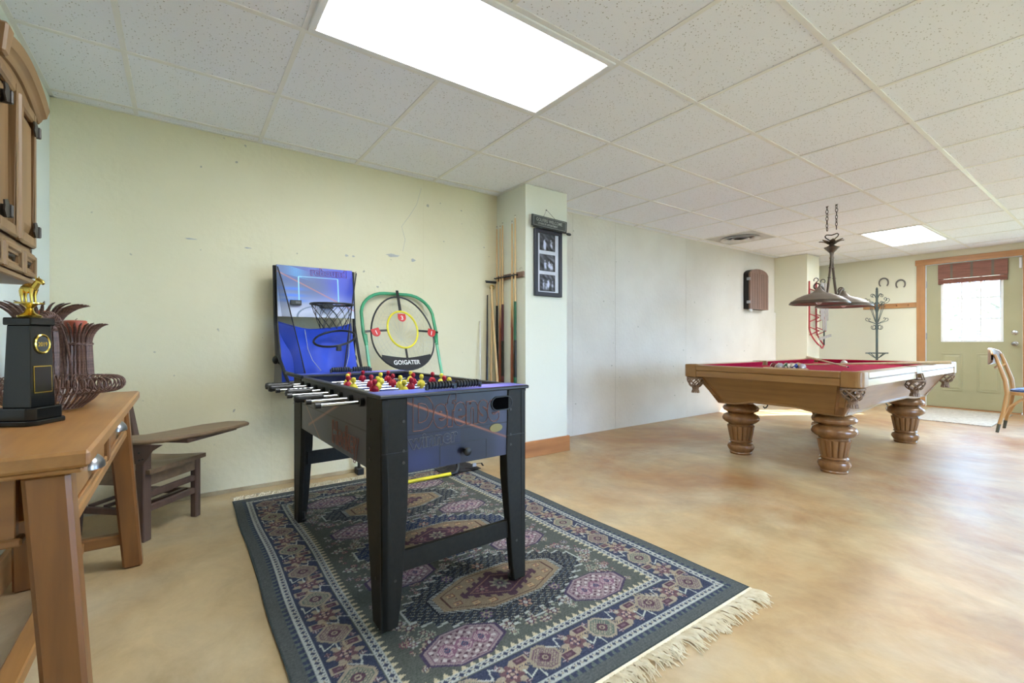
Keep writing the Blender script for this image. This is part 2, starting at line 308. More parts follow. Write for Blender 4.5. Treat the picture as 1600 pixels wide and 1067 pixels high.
def text_mesh(body, size, xf, mat, off, depth=.0004, outline=0, sx=1.0, bold=0, space=1.0):
    cu = bpy.data.curves.new('lettering', 'FONT'); cu.body = body; cu.size = size; cu.space_character = space
    cu.align_x = 'LEFT'; cu.resolution_u = 3
    if outline: cu.fill_mode = 'NONE'; cu.bevel_depth = outline; cu.bevel_resolution = 0
    else: cu.extrude = depth
    if bold: cu.offset = bold
    o = bpy.data.objects.new('lettering', cu); C.objects.link(o); dg = bpy.context.evaluated_depsgraph_get()
    me = bpy.data.meshes.new_from_object(o.evaluated_get(dg)); bpy.data.objects.remove(o)
    me.transform(Matrix.Translation(-Vector(off)) @ xf @ Matrix.Diagonal((sx, 1, 1, 1))); me.name = 'lettering'
    me.materials.clear(); me.materials.append(mt[mat]); return me
def text(name, parent, *a, **k):
    me = text_mesh(*a, **k); o = bpy.data.objects.new(name, me); C.objects.link(o); o.parent = parent; return o
def frame_m(o, ex, ey):
    ex = Vector(ex).normalized(); ey = Vector(ey).normalized(); ez = ex.cross(ey)
    return Matrix(((ex.x, ey.x, ez.x, o[0]), (ex.y, ey.y, ez.y, o[1]), (ex.z, ey.z, ez.z, o[2]), (0, 0, 0, 1)))
def arc(cx, cy, r, a0, a1, n): return [(cx+r*math.cos(a0+(a1-a0)*i/n), cy+r*math.sin(a0+(a1-a0)*i/n)) for i in range(n+1)]

# ---------------------------------------------------------------- the room
X0, X1, Y0, Y1 = -.58, 9.15, -2.6, 3.49
CX0, CX1, CY = 2.35, 2.82, 3.06          # near column
FX0, FX1, FY = 7.70, 8.14, 3.016         # far column
DY0, DY1, DZ = .975, 1.958, 2.13         # door opening
struct(MB().box(X0-.2, X1+.2, Y0-.2, Y1+.2, -.12, 0).build('floor', 'floor'))
wb = struct(MB().box(X0-.2, CX0+.2, Y1, Y1+.2, 0, H+.1).build('wall_back', 'cream'))
wb2 = struct(MB().box(CX0+.2, X1+.2, Y1, Y1+.2, 0, H+.1).build('wall_back_whitewashed', 'white'))
for x in (-.30, .50, 1.62): MB().box(x-.003, x+.003, Y1-.002, Y1+.01, 0, H).build('form_seam', 'cream', wb)
for x in (3.30, 3.95, 5.3): MB().box(x-.003, x+.003, Y1-.002, Y1+.01, 0, H).build('form_seam', 'white', wb2)
# grey spackle patches and a hairline crack on the painted concrete
for (x, z, a, b) in ((1.36, 1.66, .05, .012), (1.0, 1.62, .012, .008), (1.05, 1.62, .01, .006), (.05, 1.62, .03, .004), (.36, 1.6, .02, .004), (1.53, 1.64, .018, .012)):
    pl = [(x+a*math.cos(t)*(1+.3*math.sin(5*t+x*9)), z+b*math.sin(t)*(1+.3*math.cos(3*t))) for t in np.linspace(0, 2*PI, 14)[:-1]]
    MB().prism(pl, Y1-.0012, Y1+.002, 'y').build('plaster_patch', 'dust', wb)
ck = [(1.44, Y1-.0005, 1.70), (1.46, Y1-.0005, 1.80), (1.43, Y1-.0005, 1.90), (1.50, Y1-.0005, 2.0), (1.56, Y1-.0005, 2.10), (1.60, Y1-.0005, 2.24)]
MB().tube(ck, .0012, 4).build('hairline_crack', 'dust', wb)
MB().box(X0, CX0, Y1-.018, Y1+.01, 0, .022).build('concrete_lip', 'concrete', wb)
struct(MB().box(X0-.2, X0, Y0-.2, Y1+.2, 0, H+.1).build('wall_left', 'paleblue'))
we = MB(); we.box(X1, X1+.2, DY1+.01, Y1+.2, 0, H+.1); EW = (-1.5, .78, .25, 2.08); we.box(X1, X1+.2, EW[1], DY0-.01, 0, H+.1); we.box(X1, X1+.2, Y0-.2, EW[0], 0, H+.1); we.box(X1, X1+.2, EW[0], EW[1], 0, EW[2]); we.box(X1, X1+.2, EW[0], EW[1], EW[3], H+.1); we.box(X1, X1+.2, DY0-.01, DY1+.01, DZ+.01, H+.1)
we = struct(we.build('wall_end', 'dry'))
MB().box(X1-.02, X1+.01, 2.06, Y1, .1, 1.165).build('stem_wall_ledge', 'dry', we)
MB().hexa([(7.20, Y1-.0005, 0), (7.70, Y1-.022, 0), (7.70, Y1+.01, 0), (7.20, Y1+.01, 0)], [(7.20, Y1-.0005, 1.44), (7.70, Y1-.022, 1.44), (7.70, Y1+.01, 1.44), (7.20, Y1+.01, 1.44)]).build('lower_ledge', 'white', wb2)
# wall on the camera's right with its two big windows
wr = MB(); WX = [(3.0, 5.0)]; WZ0, WZ1 = .25, 2.05
xs = X0-.2
for a, b in WX: wr.box(xs, a, Y0-.2, Y0, 0, H+.1); wr.box(a, b, Y0-.2, Y0, 0, WZ0); wr.box(a, b, Y0-.2, Y0, WZ1, H+.1); xs = b
wr.box(xs, X1+.2, Y0-.2, Y0, 0, H+.1); struct(wr.build('wall_right', 'dry'))
for i, (a, b) in enumerate(WX):
    f = MB(); t = .06
    f.box(a, a+t, Y0-.12, Y0-.04, WZ0, WZ1); f.box(b-t, b, Y0-.12, Y0-.04, WZ0, WZ1); f.box(a+t, b-t, Y0-.12, Y0-.04, WZ0, WZ0+t); f.box(a+t, b-t, Y0-.12, Y0-.04, WZ1-t, WZ1)
    f = struct(f.build('window_%d' % (i+2), 'wpaint')); MB().box((a+b)/2-.025, (a+b)/2+.025, Y0-.11, Y0-.05, WZ0+t, WZ1-t).build('mullion', 'wpaint', f)
    MB().box(a+t, b-t, Y0-.083, Y0-.078, WZ0+t, WZ1-t).build('pane', 'glass', f)
a, b, c, d = EW; q = .06; f = MB()
for (y0, y1, z0, z1) in ((a, a+q, c, d), (b-q, b, c, d), (a+q, b-q, c, c+q), (a+q, b-q, d-q, d)): f.box(X1+.04, X1+.12, y0, y1, z0, z1)
f = struct(f.build('window_1', 'wpaint'))
for k in (1, 2): y = a+(b-a)*k/3; MB().box(X1+.05, X1+.11, y-.03, y+.03, c+q, d-q).build('mullion', 'wpaint', f)
for k in range(3): MB().box(X1+.078, X1+.083, a+(b-a)*k/3+(q if k == 0 else .03), a+(b-a)*(k+1)/3-(q if k == 2 else .03), c+q, d-q).build('pane', 'glass', f)
struct(MB().box(X1+.2, 14.75, Y0-.15, Y0+.1, -.25, 5.6).build('added_sun_block', 'dry'))  # added unseen wall, keeps direct sun off the end window
# columns with their pine baseboards
struct(MB().box(CX0, CX1, CY, Y1, 0, H).build('wall_column', 'coldaylit'))  # colour less yellow: cooler daylight on the column painted in
struct(MB().box(FX0, FX1, FY, Y1, 0, H).build('wall_column', 'dry'))
b_ = MB().box(CX0-.02, CX1+.02, CY-.02, CY, 0, .135); struct(b_.build('baseboard_column', 'pinex', bevel=.003))
struct(MB().box(CX1, CX1+.02, CY, Y1-.001, 0, .135).build('baseboard_column_side', 'pine', bevel=.003))
struct(MB().box(X0, X0+.02, Y0, Y1-.02, 0, .135).build('baseboard_left', 'pine', bevel=.003))
bb = MB(); bb.box(X1-.022, X1, DY1+.11, Y1, 0, .1); struct(bb.build('baseboard_end', 'pine', bevel=.003))

# ---------------------------------------------------------------- suspended ceiling
GP, GX, GY = .638, -.213, 2.75
lights = [(1, 3, -2, -1), (11, 13, -2, -1), (9, 11, -5, -4), (3, 5, -6, -5)]
ventcell = (9, 0)
ceil = struct(MB().box(X0-.2, X1+.2, Y0-.2, Y1+.2, H+.06, H+.1).build('ceiling', 'ventw'))
xl = [X0]+[GX+GP*i for i in range(0, 15) if X0+.05 < GX+GP*i < X1-.05]+[X1]
yl = [Y0]+[GY+GP*j for j in range(-9, 2) if Y0+.05 < GY+GP*j < Y1-.02]+[Y1]
unit = MB().box(0, 1, 0, 1, 0, 1).mesh('ceiling_tile', 'tile'); cnt = 0
for a, b in zip(xl, xl[1:]):
    for c, d in zip(yl, yl[1:]):
        i = round((a-GX)/GP); j = round((c-GY)/GP)
        if a > X0 and any(p <= i < q and r <= j < s_ for p, q, r, s_ in lights): continue
        if (i, j) == ventcell: continue
        if a >= CX0 and b <= CX1 and c >= CY: continue
        o = bpy.data.objects.new('ceiling_tile', unit); C.objects.link(o); o.parent = ceil
        o.location = (a+.004, c+.004, H+.004+random.uniform(0, .0012)); o.scale = (b-a-.008, d-c-.008, .014)
for y in yl[1:-1]: MB().box(X0, X1, y-.012, y+.012, H, H+.03).build('grid_tee', 'tee', ceil)
for x in xl[1:-1]:
    ii_ = round((x-GX)/GP); segs = [(Y0, Y1)]
    for p, q, r, s_ in lights:
        if p < ii_ < q: segs = [z for (c, d) in segs for z in ((c, GY+GP*r), (GY+GP*s_, d))] if segs == [(Y0, Y1)] else segs
    for c, d in segs: MB().box(x-.011, x+.011, c, d, H+.0006, H+.03).build('grid_tee', 'tee', ceil)
for (a, b, c, d) in ((X0, X1, Y1-.02, Y1), (X0, X0+.02, Y0, Y1), (X1-.02, X1, Y0, Y1), (X0, X1, Y0, Y0+.02)):
    MB().box(a, b, c, d, H+.001, H+.02).build('wall_angle', 'tee', ceil)
where = ['large ceiling light panel above the foosball table', 'ceiling light panel beyond the hanging billiard lamp near the door', 'ceiling light panel just beyond the right edge of the picture', 'ceiling light panel behind the camera']
for (p, q, r, s_), lb in zip(lights, where):
    a, b, c, d = GX+GP*p+.012, GX+GP*q-.012, GY+GP*r+.012, GY+GP*s_-.012
    t = thing('ceiling_light', lb, 'ceiling light', ((a+b)/2, (c+d)/2, H), 0, 'ceiling light panels'); w_ = .03
    f = MB(); f.box(a, b, c, c+w_, H-.006, H+.05); f.box(a, b, d-w_, d, H-.006, H+.05); f.box(a, a+w_, c+w_, d-w_, H-.006, H+.05); f.box(b-w_, b, c+w_, d-w_, H-.006, H+.05)
    f.build('frame', 'troffer', t, W=True, bevel=.003); MB().box(a+w_, b-w_, c+w_, d-w_, H+.006, H+.012).build('diffuser', 'lens', t, W=True)
vx, vy = GX+GP*(ventcell[0]+.5), GY+GP*(ventcell[1]+.5)
t = thing('ceiling_vent', 'grey square air vent with round diffuser in the ceiling', 'air vent', (vx, vy, H))
g = .305
MB().box(-g, g, -g, g, .002, .008).build('plate', 'vent', t)
for r_ in (.20, .14, .08): MB().lathe([(r_, -.002), (r_+.03, -.016), (r_+.034, -.014), (r_+.006, .004)], n=36).build('diffuser_ring', 'ventw', t, smooth=True)

# ---------------------------------------------------------------- entry door
door = MB(); xf0, xf1 = X1+.012, X1+.056; gy0, gy1, gz0, gz1 = 1.15, 1.79, .975, 1.93
door.box(xf0, xf1, DY0+.004, gy0, .012, DZ-.004); door.box(xf0, xf1, gy1, DY1-.004, .012, DZ-.004); door.box(xf0, xf1, gy0, gy1, .012, gz0); door.box(xf0, xf1, gy0, gy1, gz1, DZ-.004)
door = struct(door.build('door_1', 'green'))
lf = MB(); q = .028
for a, b, c, d in ((gy0, gy0+q, gz0, gz1), (gy1-q, gy1, gz0, gz1), (gy0+q, gy1-q, gz0, gz0+q), (gy0+q, gy1-q, gz1-q, gz1)): lf.box(xf0-.01, xf1+.004, a, b, c, d)
lf = lf.build('window_frame', 'wpaint', door, bevel=.003)
for k in (1, 2):
    y = gy0+q+(gy1-gy0-2*q)*k/3; MB().box(xf0+.008, xf1-.008, y-.010, y+.010, gz0+q, gz1-q).build('muntin', 'wpaint', lf)
    z = gz0+q+(gz1-gz0-2*q)*k/3; MB().box(xf0+.009, xf1-.009, gy0+q, gy1-q, z-.010, z+.010).build('muntin', 'wpaint', lf)
for i in range(3):
    for j in range(3):
        a = gy0+q+(gy1-gy0-2*q)*i/3; b = gy0+q+(gy1-gy0-2*q)*(i+1)/3; c = gz0+q+(gz1-gz0-2*q)*j/3; d = gz0+q+(gz1-gz0-2*q)*(j+1)/3
        MB().box(xf0+.018, xf0+.022, a+.006, b-.006, c+.006, d-.006).build('pane', 'glass', lf)
for a, b in ((1.185, 1.412), (1.557, 1.785)):
    pn = MB()
    for k, (i0, dx) in enumerate(((0, .008), (.028, .001))): pass
    for (c, d, e, f_) in ((a, a+.018, .26, .81), (b-.018, b, .26, .81), (a+.018, b-.018, .26, .278), (a+.018, b-.018, .792, .81)): pn.box(xf0-.007, xf0, c, d, e, f_)
    i = .045
    pn.hexa([(xf0, a+.022, .282), (xf0, b-.022, .282), (xf0, b-.022, .788), (xf0, a+.022, .788)], [(xf0-.006, a+i, .31), (xf0-.006, b-i, .31), (xf0-.006, b-i, .76), (xf0-.006, a+i, .76)])
    pn.build('raised_panel', 'green', door, bevel=.002)
kb = MB(Matrix.Translation((xf0, 1.045, .95)) @ Matrix.Rotation(R(-90), 4, 'Y'))
kb.lathe([(.034, 0), (.034, .006), (.014, .01), (.012, .03), (.026, .038), (.031, .05), (.026, .062), (.0, .066)], n=20); kb.build('door_knob', 'chrome', door, smooth=True)
kb = MB(Matrix.Translation((xf0, 1.045, 1.10)) @ Matrix.Rotation(R(-90), 4, 'Y'))
kb.lathe([(.032, 0), (.032, .008), (.024, .014), (.0, .016)], n=20); kb.build('deadbolt', 'chrome', door, smooth=True)
for z in (.28, 1.06, 1.84): MB().cyl((xf0-.006, DY1-.004, z-.05), (xf0-.006, DY1-.004, z+.05), .007).build('hinge', 'pewter', door)
MB().box(xf0-.02, xf0, DY0+.006, DY0+.03, 1.97, 2.11).build('alarm_sensor', 'wpaint', door, bevel=.002)
MB().box(X1-.022, X1+.012, .98, 1.955, 0, .012).build('threshold', 'pine', door)
MB().box(xf0-.002, xf1, .98, 1.955, .012, .016).build('weather_strip', 'blackm', door)
tr = struct(MB().box(X1-.024, X1+.001, DY1+.004, DY1+.105, 0, DZ+.005).build('trim_1', 'pinez', bevel=.003))
tr = struct(MB().box(X1-.024, X1+.001, DY0-.105, DY0-.004, 0, DZ+.005).build('trim_2', 'pinez', bevel=.003))
tr = struct(MB().box(X1-.028, X1+.001, DY0-.12, DY1+.12, DZ+.005, DZ+.088).build('trim_3', 'pine', bevel=.003))
jb = MB(); jb.box(X1-.006, X1+.2, DY1, DY1+.012, 0, DZ); jb.box(X1-.006, X1+.2, DY0-.012, DY0, 0, DZ); jb.box(X1-.006, X1+.2, DY0, DY1, DZ-.002, DZ+.012); struct(jb.build('trim_4', 'wpaint'))
# bamboo roman blind pulled up over the glass
t = thing('bamboo_blind', 'raised brown woven bamboo blind across the top of the door window', 'blind', (X1-.01, 1.463, 1.84))
MB().box(X1-.02, X1+.008, 1.108, 1.818, 1.90, 2.115).build('valance', 'blind', t, W=True)
for k in range(4): MB().tube([(X1-.012-.006*(k % 2), 1.11, 1.885-.016*k), (X1-.012-.006*(k % 2), 1.816, 1.885-.016*k)], .011, 8).build('fold', 'blind', t, W=True)
for y in (1.25, 1.46, 1.67): MB().box(X1-.0225, X1-.02, y-.012, y+.012, 1.90, 2.115).build('stitched_tape', 'bark', t, W=True)
# yard outside the door
struct(MB().box(X1+.25, 60, -40, 40, -.35, -.2).build('yard_ground', 'yard')); struct(MB().box(-30, X1+.25, -40, Y0-.25, -.35, -.2).build('yard_ground', 'yard'))
for k, (x, y, hh, lb) in enumerate(((17, 2.2, 6, 'nearest thin yard tree seen through the door glass'), (21, 5.2, 8, 'taller yard tree at left through the door glass'), (24, 1.2, 8, 'yard tree at right through the door glass'))):
    t = thing('yard_tree', lb, 'tree', (x, y, -.2), 0, 'trees in the yard')
    tr_ = MB(); pts = [(x, y, -.2), (x+.1, y+.1, hh*.4), (x-.1, y, hh)]; tr_.tube(pts, [.14, .1, .03], 8)
    lv = MB()
    for i in range(26):
        z = random.uniform(.5, hh); a = random.uniform(0, 2*PI); l = random.uniform(.6, 1.8)
        e = (x+l*math.cos(a), y+l*math.sin(a), z+l*.5); tr_.tube([(x, y, z), ((x+e[0])/2, (y+e[1])/2, z+l*.18), e], [.03, .02, .006], 5)
        for _ in range(40):
            c = Vector(e)+Vector([random.gauss(0, .35) for _ in range(3)]); d1 = Vector([random.gauss(0, 1) for _ in range(3)]).normalized()*.06; d2 = Vector([random.gauss(0, 1) for _ in range(3)]).normalized()*.05
            lv.add([c-d1, c-d2, c+d1, c+d2], [(0, 1, 2, 3)])
    tr_.build('trunk', 'bark', t, W=True); o = lv.build('foliage', 'leaf', t, W=True, recalc=False); o['kind'] = 'stuff'

# ---------------------------------------------------------------- pool table
PX0, PX1, PY0, PY1, PZ = 3.58, 6.14, 1.08, 2.39, .777
t = thing('pool_table', 'oak pool table with red felt, carved legs and leather net pockets', 'pool table', ((PX0+PX1)/2, (PY0+PY1)/2, 0)); PT = t
cxm = (PX0+PX1)/2; cym = (PY0+PY1)/2; rw = .13
bed = .735
MB().box(PX0+.06, PX1-.06, PY0+.06, PY1-.06, bed-.04, bed).build('cloth_bed', 'felt', t, W=True)
def rail_x(y0, y1, a, b):   # rails along X
    m_ = MB(); o_ = y0 if y0 < cym else y1; sgn = 1 if y0 < cym else -1
    m_.box(a, b, min(o_, o_+sgn*.085), max(o_, o_+sgn*.085), PZ-.045, PZ); r_ = m_.build('rail', 'poolx', t, W=True, bevel=.006)
    m2 = MB(); m2.box(a, b, min(o_+sgn*.004, o_+sgn*.07), max(o_+sgn*.004, o_+sgn*.07), PZ-.098, PZ-.047); m2.build('rail_skirt', 'poolx', r_, W=True, bevel=.004)
    c_ = MB(); c_.hexa(*[[(a+.01, o_+sgn*.085, z0), (b-.01, o_+sgn*.085, z0), (b-.04, o_+sgn*w2, z0), (a+.04, o_+sgn*w2, z0)] for z0, w2 in ((bed, .115), (PZ-.003, .13))]); c_.build('cushion', 'felt', r_, W=True)
def rail_y(x0, a, b):
    m_ = MB(); sgn = 1 if x0 < cxm else -1
    m_.box(min(x0, x0+sgn*.085), max(x0, x0+sgn*.085), a, b, PZ-.045, PZ); r_ = m_.build('rail', 'pooly', t, W=True, bevel=.006)
    m2 = MB(); m2.box(min(x0+sgn*.004, x0+sgn*.07), max(x0+sgn*.004, x0+sgn*.07), a, b, PZ-.098, PZ-.047); m2.build('rail_skirt', 'pooly', r_, W=True, bevel=.004)
    c_ = MB(); c_.hexa(*[[(x0+sgn*.085, a+.01, z0), (x0+sgn*.085, b-.01, z0), (x0+sgn*w2, b-.04, z0), (x0+sgn*w2, a+.04, z0)] for z0, w2 in ((bed, .115), (PZ-.003, .13))]); c_.build('cushion', 'felt', r_, W=True)
cw = .125
for y in (PY0, PY1):
    rail_x(y if y == PY0 else cym+.1, PY1 if y == PY1 else y, PX0+cw, cxm-.07); rail_x(y if y == PY0 else cym+.1, PY1 if y == PY1 else y, cxm+.07, PX1-cw)
for x in (PX0, PX1): rail_y(x, PY0+cw, PY1-cw)
# pocket castings, leather nets
def pocket(x, y, dx, dy, side):
    if side:
        c_ = MB(); yo = PY0 if y < cym else PY1; sg = 1 if y < cym else -1
        pl = [(x-.068, yo), (x-.068, yo+sg*.085)]+[(x+.05*math.cos(a), yo+sg*(.085-.035*math.sin(a))) for a in np.linspace(PI, 0, 9)]+[(x+.068, yo+sg*.085), (x+.068, yo)]
        c_.prism(pl, PZ-.06, PZ+.004); c_.build('pocket_casting', 'cap', PT, W=True, bevel=.005); cx_, cy_ = x, yo+sg*.03
    else:
        xo = PX0 if dx < 0 else PX1; yo = PY0 if dy < 0 else PY1; sx, sy = -dx, -dy
        L_ = [(xo+sx*u, yo+sy*v) for u, v in [(.0, cw-.002), (.0, .05)]+[(.05-.05*math.sin(a), .05-.05*math.cos(a)) for a in np.linspace(PI/2, 0, 7)][1:]+[(cw-.002, .0), (cw-.002, .085)]+[(.10-.055*math.cos(a)+.0, .10-.055*math.sin(a)) for a in np.linspace(PI/2+.2, -.2, 7)]+[(.085, cw-.002)]]
        c_ = MB(); c_.prism(L_, PZ-.104, PZ+.005); c_.build('pocket_casting', 'cap', PT, W=True, bevel=.006); cx_, cy_ = xo+sx*.075, yo+sy*.075
    n_ = MB(); zt = PZ-.115; hh = .075; rr = lambda q: .066*math.sqrt(max(0, 1-(q*.88)**2.4))
    for k in range(7):
        for sgn in (1, -1):
            n_.tube([(cx_+rr(q)*math.cos(2*PI*k/7+sgn*q*1.35), cy_+rr(q)*math.sin(2*PI*k/7+sgn*q*1.35), zt-hh*q) for q in np.linspace(0, 1, 7)], .0058, 5)
    n_.tube([(cx_+.066*math.cos(a), cy_+.066*math.sin(a), zt) for a in np.linspace(0, 2*PI, 17)[:-1]], .008, 6, closed=True)
    for k in range(6): a = 2*PI*k/6; n_.cyl((cx_+.066*math.cos(a), cy_+.066*math.sin(a), zt), (cx_+.05*math.cos(a), cy_+.05*math.sin(a), zt+.06), .006, n=5)
    o = n_.build('pocket_net', 'leather', PT, W=True, smooth=True)
    f_ = MB(); f_.lathe([(.022, 0), (.026, .02), (.032, .045), (.02, .05)], (cx_, cy_, zt-hh-.042), 12)
    for k in range(12): a = 2*PI*k/12; f_.tube([(cx_+.024*math.cos(a), cy_+.024*math.sin(a), zt-hh-.03), (cx_+.03*math.cos(a), cy_+.03*math.sin(a), zt-hh-.055)], .006, 4)
    f_.build('fringe', 'leather', o, W=True)
for dx in (-1, 1):
    for dy in (-1, 1): pocket(0, 0, dx, dy, False)
pocket(cxm, PY0, 0, -1, True); pocket(cxm, PY1, 0, 1, True)
# sloping aprons with a shaped lower edge
AX0, AX1, AY0, AY1 = PX0+.25, PX1-.25, PY0+.19, PY1-.19; zt, zb = PZ-.09, .448
def apron(p0, p1, q0, q1, mat):     # top corners p0->p1, bottom corners q0->q1
    m_ = MB(); N = 24; th = .022; p0, p1, q0, q1 = map(Vector, (p0, p1, q0, q1))
    nrm = (p1-p0).cross(q0-p0).normalized(); ctr = Vector((cxm, cym, .5))
    if nrm.dot(ctr-p0) < 0: nrm = -nrm
    vs = []
    for i in range(N+1):
        u = i/N; e = min(u, 1-u); lift = .035*min(1, max(0, (e-.12)/.2))**1.5
        a = p0.lerp(p1, u); b = q0.lerp(q1, u); b = b+(a-b)*(lift/max(.01, (a.z-b.z)))
        vs += [a, b, b+nrm*th, a+nrm*th]
    fs = []
    for i in range(N):
        for k in range(4): fs.append((i*4+k, i*4+(k+1) % 4, (i+1)*4+(k+1) % 4, (i+1)*4+k))
    fs += [(0, 1, 2, 3), tuple(N*4+k for k in (3, 2, 1, 0))]
    o = m_.add(vs, fs).build('apron', mat, PT, W=True)
    e_ = MB(); e_.tube([Vector(vs[i*4+1])-nrm*.004+Vector((0, 0, .004)) for i in range(N+1)], .009, 6); e_.build('edge_moulding', mat, o, W=True, smooth=True)
TX0, TX1, TY0, TY1 = PX0+.05, PX1-.05, PY0+.05, PY1-.05
apron((TX0, TY0+.05, zt), (TX0, TY1-.05, zt), (AX0, AY0, zb), (AX0, AY1, zb), 'pooly'); apron((TX1, TY0+.05, zt), (TX1, TY1-.05, zt), (AX1, AY0, zb), (AX1, AY1, zb), 'pooly')
apron((TX0+.05, TY0, zt), (TX1-.05, TY0, zt), (AX0, AY0, zb), (AX1, AY0, zb), 'poolx'); apron((TX0+.05, TY1, zt), (TX1-.05, TY1, zt), (AX0, AY1, zb), (AX1, AY1, zb), 'poolx')
for sx, tx, ax in ((1, TX0, AX0), (-1, TX1, AX1)):
    for sy, ty, ay in ((1, TY0, AY0), (-1, TY1, AY1)):
        m_ = MB(); w_ = .055; h2 = .04
        m_.hexa([(ax-sx*.01, ay+sy*w_, zb), (ax-sx*.01, ay-sy*.01, zb), (ax+sx*w_, ay-sy*.01, zb), (ax+sx*w_, ay+sy*w_, zb)],
                [(tx-sx*.008, ty+sy*(w_+.05), zt), (tx+sx*.03, ty+sy*.03, zt), (tx+sx*(w_+.05), ty-sy*.008, zt), (tx+sx*(w_+.05), ty+sy*(w_+.05), zt)])
        m_.build('corner_block', 'poolz', t, W=True, bevel=.006)
MB().box(AX0, AX1, AY0, AY1, .47, .50).build('underframe', 'poolx', t, W=True)
prof = [(.085, 0), (.09, .012), (.086, .02), (.1, .04), (.108, .06), (.1, .082), (.08, .092), (.085, .102), (.094, .108), (.084, .118)]
prof2 = [(.084, .118), (.088, .126), (.098, .18), (.108, .236), (.11, .246)]
prof3 = [(.11, .246), (.098, .252), (.1, .262), (.125, .276), (.146, .296), (.15, .312), (.14, .334), (.112, .35), (.1, .356), (.116, .366), (.14, .378), (.146, .396), (.138, .414), (.11, .43), (.1, .438), (.1, .452)]
lg = MB(); lg.lathe(prof, n=36); lg.lathe(prof2, n=120, mod=lambda a, z: 1-(.0 if (z < .124 or z > .24) else .13*max(0, math.cos(15*a))**5)); lg.lathe(prof3, n=36)
leg = lg.build('leg', 'poolz', t, smooth=True); first = True
for x in (3.99, 5.73):
    for y in (1.38, 2.09):
        l_ = Vector((x, y, 0))-BASE[t.name]
        if first: leg.location = l_; first = False
        else: copy_to(leg, t, l_)
hk = MB(); hk.tube([(3.90, 1.82, .49), (3.90, 1.82, .455), (3.89, 1.825, .44), (3.89, 1.84, .432), (3.89, 1.85, .445)], .005, 6); hk.build('cue_hook', 'iron', t, W=True)
# balls racked on the near half, cue ball, two cues lying on the table
bcol = [(226, 186, 40), (36, 60, 140), (170, 40, 36), (88, 50, 110), (206, 110, 40), (34, 92, 62), (112, 40, 44), (24, 24, 26), (226, 186, 40), (36, 60, 140), (170, 40, 36), (88, 50, 110), (206, 110, 40), (34, 92, 62), (112, 40, 44)]
bname = ['yellow', 'blue', 'red', 'purple', 'orange', 'green', 'maroon', 'black']
order = [15, 2, 14, 10, 4, 13, 6, 8, 9, 11, 5, 3, 12, 7, 1]
def ball_mat(n):
    m, nt, p = base_mat('ball_%d' % n, S(*bcol[n-1]), .12); L = nt.links.new
    tc = nd(nt, 'ShaderNodeTexCoord'); sx = nd(nt, 'ShaderNodeSeparateXYZ'); L(tc.outputs['Object'], sx.inputs[0])
    ab = nd(nt, 'ShaderNodeMath', operation='ABSOLUTE'); L(sx.outputs[2], ab.inputs[0])
    gt = nd(nt, 'ShaderNodeMath', operation='GREATER_THAN'); gt.inputs[1].default_value = .016; L(ab.outputs[0], gt.inputs[0])
    ax = nd(nt, 'ShaderNodeMath', operation='ABSOLUTE'); L(sx.outputs[0], ax.inputs[0])
    g2 = nd(nt, 'ShaderNodeMath', operation='GREATER_THAN'); g2.inputs[1].default_value = .0265; L(ax.outputs[0], g2.inputs[0])
    mx = nd(nt, 'ShaderNodeMath', operation='MAXIMUM'); L(g2.outputs[0], mx.inputs[0])
    if n > 8: L(gt.outputs[0], mx.inputs[1])
    c = nd(nt, 'ShaderNodeMix', data_type='RGBA'); L(mx.outputs[0], c.inputs[0]); c.inputs[6].default_value = (*S(*bcol[n-1]), 1); c.inputs[7].default_value = (*S(236, 232, 220), 1); L(c.outputs[2], p.inputs['Base Color']); return m
sph = MB().ball((0, 0, 0), .0285, 24, 16); BX, BY = 4.27, 1.825; k = 0
rowsay = ['row nearest the camera', 'second row', 'third row', 'fourth row', 'far tip']
place = ['at the left end', 'second from the left', 'in the middle', 'fourth from the left', 'at the right end']
for row in range(5):
    for c_ in range(5-row):
        n = order[k]; k += 1
        o = bpy.data.objects.new('pool_ball', sph.mesh('pool_ball', ball_mat(n), smooth=True)); C.objects.link(o)
        o.location = (BX+row*.0498, BY+.1152-.0576*(c_+row*.5), bed+.0286); o.rotation_euler = (random.uniform(0, 6), random.uniform(-.6, .6), random.uniform(-.7, .7))
        kind = ('striped ' if n > 8 else 'solid ')+bname[(n-1) % 8]
        tag(o, '%s pool ball, number %d from left, %s of the rack' % (kind, c_+1, rowsay[row]), 'pool ball', 'racked pool balls')
o = bpy.data.objects.new('cue_ball', sph.mesh('cue_ball', 'ivory', smooth=True)); C.objects.link(o); o.location = (5.40, 1.78, bed+.0286); tag(o, 'white cue ball alone on the red felt behind a cue', 'pool ball')
tri = MB(); A = .185; pts = [(BX-.05, BY+A), (BX-.05, BY-A), (BX-.05+A*1.732, BY)]
inn = [(BX-.038, BY+A-.02), (BX-.038, BY-A+.02), (BX-.05+A*1.732-.024, BY)]
for i in range(3):
    j = (i+1) % 3; tri.hexa([(*pts[i], bed), (*pts[j], bed), (*inn[j], bed), (*inn[i], bed)], [(*pts[i], bed+.018), (*pts[j], bed+.018), (*inn[j], bed+.018), (*inn[i], bed+.018)])
rect_solo('ball_rack', 'ash', 'pale triangular rack around the pool balls on the felt', 'ball rack', (BX, BY, bed), tri, bevel=.003)
